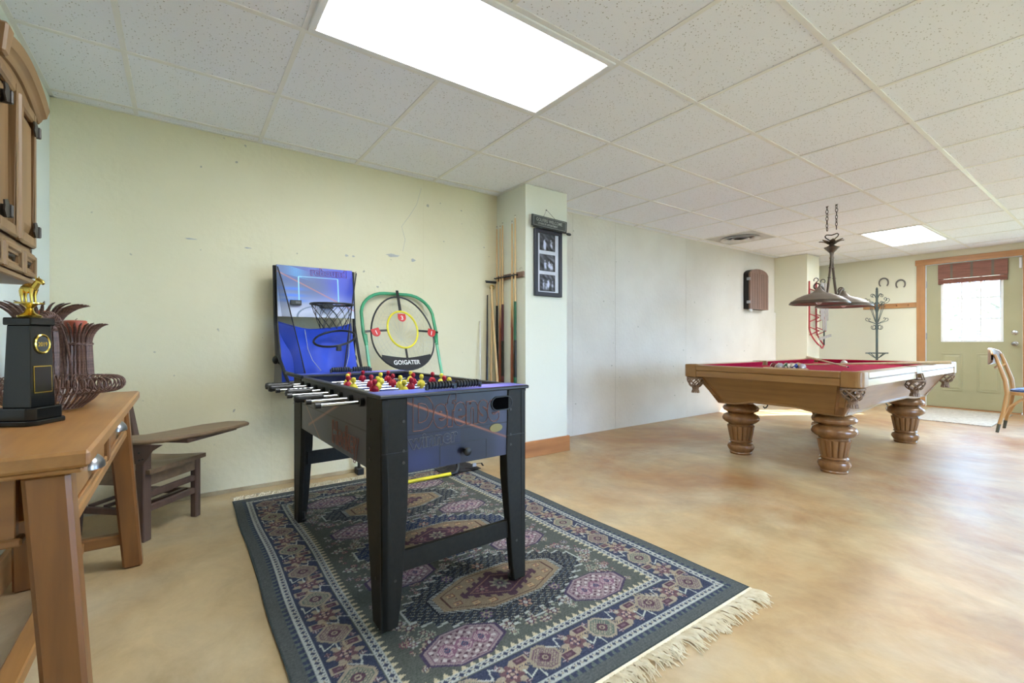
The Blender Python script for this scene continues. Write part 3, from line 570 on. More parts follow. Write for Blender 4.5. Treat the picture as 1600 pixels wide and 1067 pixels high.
def cue(name, label, p, q, butt, bl=.32, r0=.006, r1=.0145, group=None, shaft='cue', points=False, ferrule=True, wrap=True):
    """p = tip, q = butt end"""
    p, q = Vector(p), Vector(q); d = (q-p); Lc = d.length
    t = thing(name, label, 'cue', q, 0, group); jt = p.lerp(q, 1-bl); rj = r0+(r1-r0)*(1-bl)
    MB().tube([p.lerp(q, .016), jt], [r0, rj], 12).build('shaft', shaft, t, W=True, smooth=True)
    if ferrule: MB().tube([p.lerp(q, .003), p.lerp(q, .016)], r0+.0004, 12).build('ferrule', 'ivory', t, W=True); MB().tube([p, p.lerp(q, .003)], r0, 12).build('tip', 'cueblk', t, W=True)
    if butt:
        b = MB().tube([jt, q], [rj+.0006, r1], 12).build('butt', butt, t, W=True, smooth=True)
        if wrap: MB().tube([p.lerp(q, 1-bl*.55), p.lerp(q, 1-bl*.12)], [rj+.003, r1+.0004], 12).build('wrap' if not points else 'lower_butt', 'cueblk' if not points else 'cuebrown', b, W=True, smooth=True)
        if points:
            ax = d.normalized(); s1 = ax.orthogonal().normalized(); s2 = ax.cross(s1)
            for k in range(4):
                a = k*PI/2; n_ = s1*math.cos(a)+s2*math.sin(a); e_ = ax.cross(n_)
                pm = MB(); pm.add([jt+n_*(rj+.001)+e_*.007, jt+n_*(rj+.001)-e_*.007, p.lerp(q, 1-bl*1.35)+n_*(rj+.0006), jt+n_*(rj-.003)+e_*.007, jt+n_*(rj-.003)-e_*.007, p.lerp(q, 1-bl*1.35)+n_*(rj-.003)], [(0, 1, 2), (5, 4, 3), (0, 3, 4, 1), (1, 4, 5, 2), (2, 5, 3, 0)]); pm.build('inlaid_point', butt, b, W=True)
    return t
cue('pool_cue', 'pool cue lying across the table and the near side rail', (5.12, 2.13, bed+.007), (5.385, .985, PZ+.022), 'ash', .3, shaft='ash', wrap=False)
cue('pool_cue', 'shorter-looking pool cue running into the far corner pocket', (4.67, 1.51, bed+.024), (5.98, 2.34, PZ+.021), 'ash', .3, shaft='ash', wrap=False)

# ---------------------------------------------------------------- billiard lamp
LX, LY = 5.15, 1.80
t = thing('billiard_lamp', 'bronze two-shade billiard lamp hung on chains over the pool table', 'pendant lamp', (LX, LY, H)); BL = t
for dy in (-.04, .04):
    z = H-.022; k = 0
    MB().tube([(LX, LY+dy-.012, H), (LX, LY+dy, H-.012), (LX, LY+dy+.01, H-.004)], .003, 6).build('ceiling_hook', 'iron', t, W=True)
    while z > 2.055:
        a = k % 2; rot = Matrix.Translation((LX+random.uniform(-.003, .003), LY+dy, z)) @ Matrix.Rotation(a*PI/2+random.uniform(-.4, .4), 4, 'Z')
        MB(rot).tube([(.0095*math.cos(u), 0, .02*math.sin(u)) for u in np.linspace(0, 2*PI, 15)[:-1]], .003, 5, closed=True).build('chain_link', 'iron', t, W=True, smooth=True); z -= .034; k += 1
yk = [(LX, LY, 1.955), (LX, LY-.03, 1.98), (LX, LY-.052, 2.0), (LX, LY-.058, 2.015), (LX, LY-.045, 2.028), (LX, LY-.02, 2.022), (LX, LY, 2.018), (LX, LY+.02, 2.022), (LX, LY+.045, 2.028), (LX, LY+.058, 2.015), (LX, LY+.052, 2.0), (LX, LY+.03, 1.98)]
MB().tube(yk, .005, 6, closed=True).build('yoke', 'iron', t, W=True, smooth=True)
for k in range(7):
    a = 2*PI*k/7; lf = MB(Matrix.Translation((LX, LY, 1.93)) @ Matrix.Rotation(a, 4, 'Z'))
    lf.grid(lambda u, v: (.015+.09*u, (v-.5)*.05*math.sin(PI*min(1, .25+u*.75)), .004+.035*math.sin(u*1.7)-.01*abs(v-.5)), 6, 2)
    lf.grid(lambda u, v: (.015+.09*u, (v-.5)*.05*math.sin(PI*min(1, .25+u*.75)), .001+.035*math.sin(u*1.7)-.01*abs(v-.5)), 6, 2); lf.build('leaf', 'bronze', t, W=True, smooth=True)
MB().lathe([(.0, .0), (.02, .0), (.014, .03), (.02, .055), (.06, .10), (.066, .108), (.05, .112), (.02, .13), (.012, .16), (.0, .165)], (LX, LY, 1.79), 28).build('trumpet_hub', 'bronze', t, W=True, smooth=True)
for sx in (-1, 1):
    sxp = LX+sx*.30
    pts = [(LX+sx*.012, LY, 1.88), (LX+sx*.016, LY, 1.75), (LX+sx*.046, LY, 1.64), (LX+sx*.082, LY, 1.52), (LX+sx*.11, LY, 1.44), (LX+sx*.14, LY, 1.42), (LX+sx*.17, LY, 1.45), (LX+sx*.22, LY, 1.495), (LX+sx*.265, LY, 1.51), (sxp, LY, 1.485)]
    arm = MB().tube(pts, .0115, 8).build('arm', 'bronze', t, W=True, smooth=True)
    for zz in (1.70, 1.60): MB().ball((LX+sx*(.030 if zz > 1.65 else .058), LY, zz), (.016, .016, .008), 10, 6).build('arm_knuckle', 'bronze', arm, W=True, smooth=True)
    sc = MB(); sc.tube([(sxp-sx*.01, LY+.02-.025*math.cos(u)*1.0, 1.50+.028*math.sin(u)) for u in np.linspace(0, 1.6*PI, 14)], .007, 6); sc.build('scroll', 'bronze', arm, W=True, smooth=True)
    Rr = .24
    p_ = [(.0, .15), (.018, .15), (.026, .132), (.05, .105), (.075, .092), (.12, .08), (.175, .055), (.215, .026), (.232, .012), (Rr, .002), (Rr-.006, -.004), (.224, .006), (.205, .02), (.165, .047), (.115, .070), (.07, .082), (.0, .085)]
    sh = MB().lathe(p_, (sxp, LY, 1.338), 44).build('shade', 'shade', t, W=True, smooth=True)
    MB().lathe([(.226, .022), (.238, .006), (Rr+.003, .001), (Rr+.002, -.008), (.234, -.008), (.228, .014)], (sxp, LY, 1.338), 44).build('shade_rim', 'bronze', sh, W=True, smooth=True)
    MB().ball((sxp, LY, 1.368), (.032, .032, .042), 14, 10).build('bulb', 'bulb', sh, W=True, smooth=True)

# ---------------------------------------------------------------- dartboard cabinet, sled, end wall things
t = thing('dartboard_cabinet', 'arched dark walnut dartboard cabinet on the whitewashed wall', 'dartboard cabinet', (7.0, Y1, 1.44))
pl = [(6.74, 1.46), (7.29, 1.46), (7.29, 1.97)]+[(7.015+.275*math.cos(a), 1.97+.09*math.sin(a)) for a in np.linspace(0, PI, 14)][1:-1]+[(6.74, 1.97)]
MB().prism(pl, Y1-.075, Y1, 'y').build('body', 'blackm', t, W=True)
def arch_door(a, b):
    tops = [(u, 1.97+.09*math.sqrt(max(0, 1-((u-7.015)/.275)**2))) for u in np.linspace(b, a, 8)]
    return MB().prism([(a, 1.46), (b, 1.46)]+tops, Y1-.10, Y1-.077, 'y')
d1 = arch_door(6.742, 7.013).build('door', 'dart', t, W=True, bevel=.002); d2 = arch_door(7.017, 7.288).build('door', 'dart', t, W=True, bevel=.002)
for d, x in ((d1, 6.742), (d2, 7.288)):
    for z in (1.56, 1.90): MB().box(x-.006, x+.004, Y1-.10, Y1-.05, z-.02, z+.02).build('hinge', 'pewter', d, W=True)
for d, xx in ((d1, (6.81, 6.88, 6.95)), (d2, (7.085, 7.15, 7.22))):
    for x in xx: MB().box(x-.0015, x+.0015, Y1-.1012, Y1-.0995, 1.47, 1.99).build('board_groove', 'blackm', d, W=True)
MB().box(6.80, 6.86, Y1-.075, Y1-.05, 1.425, 1.46).build('dart_rest', 'wpaint', t, W=True)

t = thing('sled', 'old sled with red steel runners and grey wooden slats hung on the far column', 'sled', (7.88, FY, .88))
ya, yb = FY-.012, FY-.165
for x in (7.75, 8.0):
    pts = [(x, ya-.02, 1.90), (x, ya-.05, 1.925), (x, ya-.075, 1.90), (x, ya-.06, 1.875)]
    MB().tube([(x, ya-.09+.03*math.cos(u), 1.905+.03*math.sin(u)) for u in np.linspace(-.5, 1.5*PI, 14)], .006, 6).build('runner_loop', 'iron', t, W=True, smooth=True)
    rn = [(x, ya, 1.90)]+[(x, ya, z) for z in np.linspace(1.8, 1.18, 5)]+[(x+(7.875-x)*s_*.25, ya-.12*s_**1.8, 1.18-.26*s_) for s_ in np.linspace(.15, 1, 8)]
    MB().tube(rn, .011, 8).build('runner', 'red', t, W=True, smooth=True)
    for z in (1.78, 1.40, 1.20):
        MB().tube([(x, ya, z), (x, yb+.02, z-.06)], .007, 6).build('runner_brace', 'red', t, W=True); MB().tube([(x, ya, z-.12), (x, yb+.02, z-.06)], .007, 6).build('runner_brace', 'red', t, W=True)
nose = [(7.81, ya-.12, .92), (7.86, ya-.125, .88), (7.89, ya-.125, .88), (7.94, ya-.12, .92)]
MB().tube(nose, .01, 8).build('nose_bar', 'red', t, W=True, smooth=True)
for i, (x, z0) in enumerate(((7.765, 1.30), (7.83, 1.14), (7.915, 1.14), (7.98, 1.30))):
    MB().box(x-.026, x+.026, yb-.012, yb, z0, 1.86).build('slat', 'greyw', t, W=True, bevel=.004)
MB().box(7.74, 8.01, yb, yb+.014, 1.40, 1.44).build('crosspiece', 'greyw', t, W=True); MB().box(7.74, 8.01, yb, yb+.014, 1.75, 1.79).build('crosspiece', 'greyw', t, W=True)
MB().box(7.86, 7.89, yb-.004, yb+.008, .93, 1.16).build('steering_post', 'iron', t, W=True)
sb = MB(Matrix.Translation((7.875, yb-.012, 1.045)) @ Matrix.Rotation(R(-8), 4, 'Y')); sb.box(-.21, .21, -.012, .012, -.02, .02); sb.build('steering_bar', 'greyw', t, W=True, bevel=.006)

for (y, z, sz, lb) in ((2.471, 1.925, .072, 'higher left horseshoe nailed above the peg rail'), (2.258, 1.88, .068, 'lower right horseshoe nailed beside the pine door trim')):
    h_ = MB(); n = 26; vs = []; ang = np.linspace(R(-52), R(232), n)
    for a in ang:
        ct, st = math.cos(a), math.sin(a); ro = sz*(1+.12*abs(st)); ri = ro-.018-.006*max(0, st)
        for rr_, xx in ((ro, X1-.001), (ro, X1-.012), (ri, X1-.012), (ri, X1-.001)): vs.append((xx, y+rr_*ct*.92, z+rr_*st))
    fs = [(i*4+k, i*4+(k+1) % 4, (i+1)*4+(k+1) % 4, (i+1)*4+k) for i in range(n-1) for k in range(4)]+[(0, 1, 2, 3), tuple((n-1)*4+k for k in (3, 2, 1, 0))]
    rect_solo('horseshoe', 'shoe', lb, 'horseshoe', (X1, y, z), h_.add(vs, fs), 'horseshoes on the end wall')
t = thing('peg_rail', 'pine board with wooden pegs between the door trim and the coat rack', 'peg rail', (X1, 2.4, 1.54))
MB().box(X1-.022, X1, 2.066, 2.74, 1.505, 1.58).build('board', 'pine', t, W=True, bevel=.003)
for y in (2.16, 2.30, 2.45, 2.6): MB().tube([(X1-.02, y, 1.54), (X1-.07, y, 1.556)], [.007, .009], 8).build('peg', 'pinex', t, W=True)

t = thing('coat_rack', 'dark green wrought iron coat rack with scroll hooks behind the pool table', 'coat rack', (8.75, 2.45, 0))
MB().cyl((8.75, 2.45, .08), (8.75, 2.45, 1.77), .016, .016, 10).build('pole', 'dkgreen', t, W=True)
MB().lathe([(.02, 0), (.012, .012), (.018, .026), (.01, .045), (0, .06)], (8.75, 2.45, 1.765), 12).build('finial', 'dkgreen', t, W=True, smooth=True)
def scroll_arm(nm, a, pts, r=.0045):
    MB(Matrix.Translation((8.75, 2.45, 0)) @ Matrix.Rotation(a, 4, 'Z')).tube([(x, 0, z) for x, z in pts], r, 6).build(nm, 'dkgreen', t, W=True, smooth=True)
def spiral(cx_, cz, r0, a0, a1, n, dec=.35): return [(cx_+r0*(1-dec*i/n)*math.cos(a0+(a1-a0)*i/n), cz+r0*(1-dec*i/n)*math.sin(a0+(a1-a0)*i/n)) for i in range(n+1)]
for k in range(4):
    a = k*PI/2+R(52)
    scroll_arm('coat_hook', a, [(.012, 1.42), (.03, 1.50), (.07, 1.55), (.12, 1.57), (.165, 1.585), (.19, 1.62)]+spiral(.165, 1.625, .026, -.2, 1.3*PI, 9))
    scroll_arm('scroll', a, [(.012, 1.60), (.04, 1.56), (.075, 1.54)]+spiral(.085, 1.575, .03, -PI/2, 1.1*PI, 8))
    scroll_arm('scroll', a, [(.012, 1.64), (.03, 1.69)]+spiral(.07, 1.69, .03, PI, -.5*PI, 9))
    scroll_arm('brace_rod', a, [(.014, 1.26), (.05, 1.36), (.10, 1.50), (.105, 1.55)])
    scroll_arm('lower_hook', a, [(.014, 1.25), (.06, 1.27), (.12, 1.29), (.155, 1.30)]+spiral(.15, 1.325, .022, -PI/3, PI, 8))
    scroll_arm('ring_scroll', a, spiral(.055, 1.20, .035, PI/2, 2.3*PI, 14, .1))
    scroll_arm('foot', a, [(.012, .55), (.03, .30), (.10, .12), (.2, .03), (.24, .0065)], .009)
for k in range(2):
    a = k*PI/2+R(52); scroll_arm('umbrella_bar', a, [(-.17, .80), (.17, .80)], .009); scroll_arm('umbrella_brace', a, [(-.13, .797), (-.05, .74), (0, .71), (.05, .74), (.13, .797)], .006)
MB().cyl((8.75, 2.45, .06), (8.75, 2.45, .10), .03, .02, 12).build('hub', 'dkgreen', t, W=True)

rect_solo('door_mat', 'doormat', 'pale woven mat on the floor in front of the green door', 'door mat', (8.2, 1.45, 0), MB().box(7.5, 8.95, 1.04, 1.84, .0005, .012), bevel=.003)
cb = MB(); cb.tube([(8.3, 2.7, .20), (8.35, 2.62, .14), (8.5, 2.5, .09), (8.7, 2.38, .10), (8.9, 2.3, .13)], .008, 6); 

# bentwood chair at the right edge, its back to the camera side
t = thing('bentwood_chair', 'bentwood chair with blue vinyl seat at the right edge of the picture', 'chair', (7.35, .66, 0))
for x in (7.15, 7.53):
    sgn = -1 if x < 7.3 else 1
    pts = [(x+sgn*.012, .93, .09), (x, .90, .22), (x, .872, .42), (x+sgn*.005, .885, .56), (x-sgn*.004+sgn*.0, .93, .72), (x-sgn*.006, .965, .84)]
    MB().tube(pts, [.015, .017, .02, .019, .017, .015], 10).build('back_leg', 'bent', t, W=True, smooth=True)
    MB().tube([(x+sgn*.017, .944, 0), (x+sgn*.012, .93, .092)], [.0135, .0158], 10).build('leg_tip', 'darktip', t, W=True)
    xf_ = x-sgn*.005
    MB().tube([(xf_+sgn*.02, .42, .09), (xf_, .45, .42)], [.015, .019], 10).build('front_leg', 'bent', t, W=True, smooth=True); MB().tube([(xf_+sgn*.024, .414, 0), (xf_+sgn*.02, .42, .092)], [.0135, .0158], 10).build('leg_tip', 'darktip', t, W=True)
    MB().tube([(x-sgn*.004, .905, .16), (x-sgn*.01, .86, .28), (x-sgn*.02, .78, .36), (x-sgn*.03, .68, .385), (x-sgn*.03, .60, .36), (x-sgn*.01, .50, .25), (x+sgn*.0, .45, .16)], .011, 8).build('bent_brace', 'bent', t, W=True, smooth=True)
def seatpoly(o_): return [(7.34+(.205+o_)*math.copysign(abs(math.cos(a))**.6, math.cos(a)), .655+(.225+o_)*math.copysign(abs(math.sin(a))**.6, math.sin(a))) for a in np.linspace(0, 2*PI, 33)[:-1]]
MB().prism(seatpoly(0), .41, .445).build('seat_ring', 'bent', t, W=True, bevel=.004)
sp = MB(); sp.prism(seatpoly(-.012), .445, .462); sp.ball((7.34, .655, .455), (.185, .205, .04), 24, 10); sp.build('seat_pad', 'seatblue', t, W=True, smooth=True)
cr = MB(); N = 18
def crest(u, v, off):
    x = 7.10+.48*u; y = .985+.055*math.sin(PI*u)-off; e = abs(2*u-1); zc = .80+.0*e; hh = .05+.035*(1-e**2.2); return (x, y-.03*(1-v)*0, zc+(v-.5)*2*hh*(.6 if e > .96 else 1)+.01)
for of in (0, .018): cr.grid(lambda u, v: crest(u, v, of), N, 4)
def edge_face(m_, fn): m_.grid(fn, N, 1)
edge_face(cr, lambda u, v: crest(u, 1, .018*v)); edge_face(cr, lambda u, v: crest(u, 0, .018*v)); cr.build('crest_rail', 'dart', t, W=True, smooth=True)
MB().tube([crest(u, 1.02, .009) for u in np.linspace(0, 1, 14)], .011, 8).build('bent_top_rail', 'bent', t, W=True, smooth=True)
MB().tube([(7.16, .93, .73), (7.22, .965, .70), (7.34, .985, .69), (7.46, .965, .70), (7.52, .93, .73)], .012, 8).build('bent_lower_rail', 'bent', t, W=True, smooth=True)

# ---------------------------------------------------------------- rug
RX0, RX1, RY0, RY1 = .25, 1.83, .92, 3.25
RW, RL = RX1-RX0, RY1-RY0
def rug_colors(nx, ny):
    xs = np.linspace(0, RW, nx+1); ys = np.linspace(0, RL, ny+1); X, Y = np.meshgrid(xs, ys)
    col = np.zeros(X.shape+(3,)); G = (86, 93, 87); NAVY = (56, 65, 92); WH = (172, 178, 172); BEI = (158, 146, 124); PLUM = (90, 62, 78); PINK = (150, 128, 132); DK = (50, 54, 64); GRN = (90, 108, 100)
    col[:] = G
    ex = np.minimum(X, RW-X); ey = np.minimum(Y, RL-Y); e = np.minimum(ex, ey)
    along = np.where(ex < ey, Y, X)
    def P(m, c): col[m] = c
    P(e < .048, (86, 93, 93)); P(e < .006, (66, 76, 78))
    sw = (along/.030) % 1
    P((e >= .048) & (e < .066), NAVY); P((e >= .048) & (e < .066) & (((sw > .15) & (sw < .5) & (e < .060)) | ((sw > .4) & (sw < .62))), (92, 106, 104))
    def band(a, b):
        inb = (e >= a) & (e < b); P(inb, NAVY); tq = (e-a)/(b-a)
        P(inb & ((tq < .16) | (tq > .84)), WH); s1 = (along/.026) % 1
        P(inb & (np.abs(np.abs(s1-.5)*2-np.abs(tq-.5)*2) < .34), WH); P(inb & (np.abs(s1-.5)+np.abs(tq-.5) < .16), BEI)
    band(.068, .094)
    B0, B1 = .096, .232
    P((e >= B0) & (e < B1), NAVY)
    band(.234, .262)
    # trefoil edging of the field
    tr = (along/.03) % 1; ie = e-.262
    P((ie > 0) & (ie < .022) & (np.abs(tr-.5) < .34*(1-ie/.024)), (196, 182, 146))
    def local(cx, cy, r):
        i0, i1 = np.searchsorted(xs, [cx-r, cx+r]); j0, j1 = np.searchsorted(ys, [cy-r, cy+r]); return slice(max(j0-1, 0), j1+1), slice(max(i0-1, 0), i1+1)
    def rosette(cx, cy, r, c1, c2, c3, k=8):
        a, b = local(cx, cy, r*1.1); dx = X[a, b]-cx; dy = Y[a, b]-cy; rr = np.hypot(dx, dy)/r; th = np.arctan2(dy, dx); sub = col[a, b]
        sub[rr < .72+.28*np.cos(k*th)] = c1; sub[rr < .55+.12*np.cos(k*th+PI)] = c2; sub[rr < .30] = c3; sub[rr < .12] = c1
    def diamond(cx, cy, w_, h_, c1, c2, c3, teeth=12):
        a, b = local(cx, cy, max(w_, h_)*1.2); dx = (X[a, b]-cx)/w_; dy = (Y[a, b]-cy)/h_; d = np.abs(dx)+np.abs(dy); d2 = np.maximum(np.abs(dx), np.abs(dy)); q_ = np.maximum(d*.78, d2); sub = col[a, b]
        saw = .09*(np.abs(((dx-dy)*teeth/2) % 1-.5)*2)
        sub[q_ < .95-saw] = c1; sub[q_ < .72] = c2; sub[(q_ < .66) & (((dx*5+dy*5) % 1 < .3) | ((dx*5-dy*5) % 1 < .3))] = c1; sub[q_ < .34] = c3; sub[q_ < .18] = c1; sub[q_ < .09] = c3
    def boxm(cx, cy, w_, h_, c1, c2):
        a, b = local(cx, cy, max(w_, h_)); dx = np.abs(X[a, b]-cx); dy = np.abs(Y[a, b]-cy); sub = col[a, b]
        sub[(dx < w_) & (dy < h_)] = c1; sub[(dx < w_*.76) & (dy < h_*.70)] = c2; sub[(dx < w_*.35) & (dy < h_*.2)] = (120, 92, 100)
    def feather(cx, cy, s_, ang, c):
        a, b = local(cx, cy, s_*1.1); u = (X[a, b]-cx)*math.cos(ang)+(Y[a, b]-cy)*math.sin(ang); v = -(X[a, b]-cx)*math.sin(ang)+(Y[a, b]-cy)*math.cos(ang); sub = col[a, b]
        sub[(np.abs(u) < s_) & (np.abs(v) < s_*.5) & (((u+np.abs(v))/(s_*.4)) % 1 < .45)] = c
    def zig(cx, cy, s_, ang, c):
        a, b = local(cx, cy, s_*1.2); u = (X[a, b]-cx)*math.cos(ang)+(Y[a, b]-cy)*math.sin(ang); v = -(X[a, b]-cx)*math.sin(ang)+(Y[a, b]-cy)*math.cos(ang); sub = col[a, b]
        sub[(np.abs(u) < s_) & (np.abs(v-s_*.5*(np.abs(((u/s_+1)*1.5) % 2-1)*2-1)) < s_*.13)] = c
    mid = (B0+B1)/2
    def border_run(n, L0, fn):
        for k in range(n):
            s_ = mid+(L0-2*mid)*k/n; st = (L0-2*mid)/n
            for side in (0, 1):
                fn(s_, side, st, k)
    def put(s_, off, side, horiz):
        if horiz: return (s_, off if side == 0 else RL-off)
        return (off if side == 0 else RW-off, s_)
    for horiz, L0, n in ((True, RW, 5), (False, RL, 8)):
        for k in range(n):
            st = (L0-2*mid)/n; s0 = mid+st*k
            for side in (0, 1):
                c = put(s0, mid, side, horiz); diamond(*c, .062, .062, BEI if k % 2 else (150, 140, 118), GRN if k % 2 else (110, 84, 98), PLUM)
                c = put(s0+st*.27, mid-.034, side, horiz); boxm(*c, .028, .018, BEI, PLUM); c = put(s0+st*.33, mid-.008, side, horiz); feather(*c, .026, 0 if horiz else PI/2, (170, 150, 116))
                c = put(s0+st*.5, mid, side, horiz); rosette(*c, .058, BEI, (108, 76, 84), NAVY, 6); c = put(s0+st*.5, mid, side, horiz); rosette(*c, .02, (180, 150, 140), PLUM, BEI, 4)
                c = put(s0+st*.70, mid+.034, side, horiz); boxm(*c, .028, .018, BEI, PLUM); c = put(s0+st*.66, mid+.01, side, horiz); feather(*c, .026, PI if horiz else -PI/2, (170, 150, 116))
                c = put(s0+st*.28, mid+.032, side, horiz); zig(*c, .036, .4, WH); c = put(s0+st*.74, mid-.032, side, horiz); zig(*c, .036, -.5, (180, 188, 176))
                for q_ in (.17, .40, .60, .84):
                    c = put(s0+st*q_, mid+(.045 if q_ in (.40, .84) else -.048), side, horiz); rosette(*c, .012, PINK, PLUM, WH, 4)
    # field
    FX, FYc = RW/2, RL/2; inner = e > .288
    rr_ = np.random.default_rng(3)
    for k in range(300):
        cx, cy = rr_.uniform(.31, RW/2), rr_.uniform(.31, RL/2); r_ = rr_.choice([.008, .011, .016, .021, .026])
        cs = [(BEI, PLUM, WH), (WH, (110, 80, 100), BEI), ((130, 70, 92), BEI, PLUM), (PINK, NAVY, WH), ((150, 160, 140), PLUM, BEI)][rr_.integers(5)]
        kk = int(rr_.choice([4, 6, 8]))
        for mx in (0, 1):
            for my in (0, 1): rosette(RW-cx if mx else cx, RL-cy if my else cy, r_, *cs, kk)
    def octa(cx, cy, w_, h_, cut): 
        dx = np.abs(X-cx)/w_; dy = np.abs(Y-cy)/h_; return np.maximum(np.maximum(dx, dy), (dx+dy)/(2-cut))
    # three big medallions along the length
    for m_i, cy in enumerate((FYc-.56, FYc, FYc+.56)):
        dx = np.abs(X-FX); dy = np.abs(Y-cy); W_, H_ = .40, .235
        q_ = dx/W_+(dy/H_)*.62+.0; q2 = dy/H_
        step = np.floor(dx/.045)*.045
        edge = (H_*np.clip(1.12-(step/W_)**1.3, .12, 1)) - dy + .018*np.sign(np.sin(dx*140))
        sh = (edge > 0) & (dx < W_) & inner
        P((edge > -.010) & (dx < W_+.008) & inner, WH); P(sh, DK if m_i != 1 else (40, 54, 92))
        P(sh & (((X*34+Y*52) % 1 < .2) & ((X*30-Y*20) % 1 < .6)), (150, 150, 128)); P(sh & (((X*22-Y*46) % 1 < .14)), (86, 100, 116))
        o_ = octa(FX, cy, .27, .125, .62); P((o_ < 1.12), (40, 40, 52)); P((o_ < 1.10) & (((X*70+Y*70) % 1) < .5), WH); P(o_ < 1.02, (150, 130, 102)); P(np.abs(o_-.90) < .012, (90, 60, 56))
        o2 = np.abs(X-FX)/.19+np.abs(Y-cy)/.10; P(o2 < 1.0+.08*np.sign(np.sin(dx*160)), PLUM); P(np.abs(o2-.72) < .03, (150, 110, 96))
        rosette(FX, cy, .046, BEI, (110, 110, 100), PLUM, 8)
        for sx in (-1, 1):
            rosette(FX+sx*.085, cy, .028, (150, 100, 104), PLUM, BEI, 6)
            for ox, oy in ((.15, .065), (.21, .03), (.21, -.03), (.15, -.065), (.09, .085), (.09, -.085)):
                boxm(FX+sx*ox, cy+oy, .016, .013, (120, 66, 60), (196, 160, 112))
            for oy in (-.15, .15): rosette(FX+sx*.16, cy+oy, .026, (96, 70, 110), BEI, NAVY, 6); rosette(FX, cy+oy*1.12, .03, (170, 130, 110), PLUM, WH, 6)
    # pink octagons between the medallions
    for cx in (FX-.30, FX+.30):
        for cy in (FYc-.80, FYc-.28, FYc+.28, FYc+.80):
            o_ = octa(cx, cy, .135, .082, .62); P(o_ < 1.06, (72, 60, 92)); P(o_ < .97, (148, 130, 134)); P((o_ < .9) & (np.sin(X*210)*np.sin(Y*230) > .35), PLUM); P((o_ < .9) & (np.sin(X*150+1)*np.sin(Y*170+2) < -.45), (190, 180, 178)); P(np.abs(o_-.88) < .02, (116, 84, 108))
            for ox in (-.062, 0, .062): diamond(cx+ox, cy, .034, .036, (132, 92, 116), (182, 160, 160), (60, 74, 110), 6)
    for cx, s_ in ((FX-.40, 1), (FX+.40, -1)):
        for cy in (FYc-.97, FYc+.97): feather(cx, cy, .05, .6*s_, BEI)
    nz = rr_.normal(0, 5, X.shape)[..., None]; ny_ = (np.sin(Y*RL*420)*3)[..., None]
    g_ = col.mean(-1, keepdims=True); return np.clip((col*.78+g_*.22)*.95+nz+ny_, 0, 255)
t = thing('area_rug', 'blue and green patterned oriental rug under the foosball table', 'rug', ((RX0+RX1)/2, (RY0+RY1)/2, 0)); RUG = t
nx, ny = 395, 582; rc = rug_colors(nx, ny)
xs = np.linspace(RX0, RX1, nx+1)-BASE[t.name].x; ys = np.linspace(RY0, RY1, ny+1)-BASE[t.name].y
XX, YY = np.meshgrid(xs, ys); co = np.stack([XX, YY, np.full_like(XX, .009)], -1).astype(np.float32)
wob = .004*np.sin(ys*7)+.003*np.sin(ys*3+1); co[..., 0] += wob[:, None]
ii = np.arange((nx+1)*(ny+1)).reshape(ny+1, nx+1); quads = np.stack([ii[:-1, :-1], ii[:-1, 1:], ii[1:, 1:], ii[1:, :-1]], -1).reshape(-1, 4)
me = bpy.data.meshes.new('pile'); me.vertices.add(co.shape[0]*co.shape[1]); me.vertices.foreach_set('co', co.ravel())
me.loops.add(quads.size); me.loops.foreach_set('vertex_index', quads.ravel().astype(np.int32)); me.polygons.add(len(quads)); me.polygons.foreach_set('loop_start', np.arange(0, quads.size, 4, dtype=np.int32)); me.update(); me.validate()
set_cols(me, rc.reshape(-1, 3)); me.materials.append(mt['rug']); o = bpy.data.objects.new('pile', me); C.objects.link(o); o.parent = t
MB().box(RX0+.004, RX1-.004, RY0, RY1, .0008, .0086).build('backing', 'rugback', t, W=True)
def fringe(y, sgn):
    f = MB(); f.box(RX0+.005, RX1-.005, y-.012 if sgn < 0 else y, y if sgn < 0 else y+.012, .001, .0085)
    fo = f.build('fringe_header', 'fringe', t, W=True)
    s_ = MB(); n = 150
    for k in range(n):
        x = RX0+.01+(RW-.02)*k/(n-1); dr = random.gauss(0, .25); ln = random.uniform(.055, .1)
        for q in range(4):
            d2 = dr+random.gauss(0, .22); l2 = ln*random.uniform(.8, 1.1); b = random.uniform(-.4, .4); pts = []
            for u in (0, .25, .5, .75, 1): pts.append((x+random.gauss(0, .001)+l2*u*math.sin(d2)+.012*math.sin(u*3+b)*u, y+sgn*(.010+l2*u*math.cos(d2)), .0045+.010*math.sin(PI*min(1, u*1.1))*random.uniform(.4, 1)+.001*q*(1-u)))
            s_.tube(pts, [.0022, .0022, .002, .002, .0014], 3)
    so = s_.build('tassels', 'fringe', fo, W=True); so['kind'] = 'stuff'
fringe(RY0, -1); fringe(RY1, 1)

# ---------------------------------------------------------------- foosball table (own axes, turned a hair)
t = thing('foosball_table', 'black and blue foosball table with red and yellow players on the rug', 'foosball table', (.535, 1.469, .0095), R(1.8)); FB = t
FW, FL, FZ, BZ = .606, 1.235, .794, .522
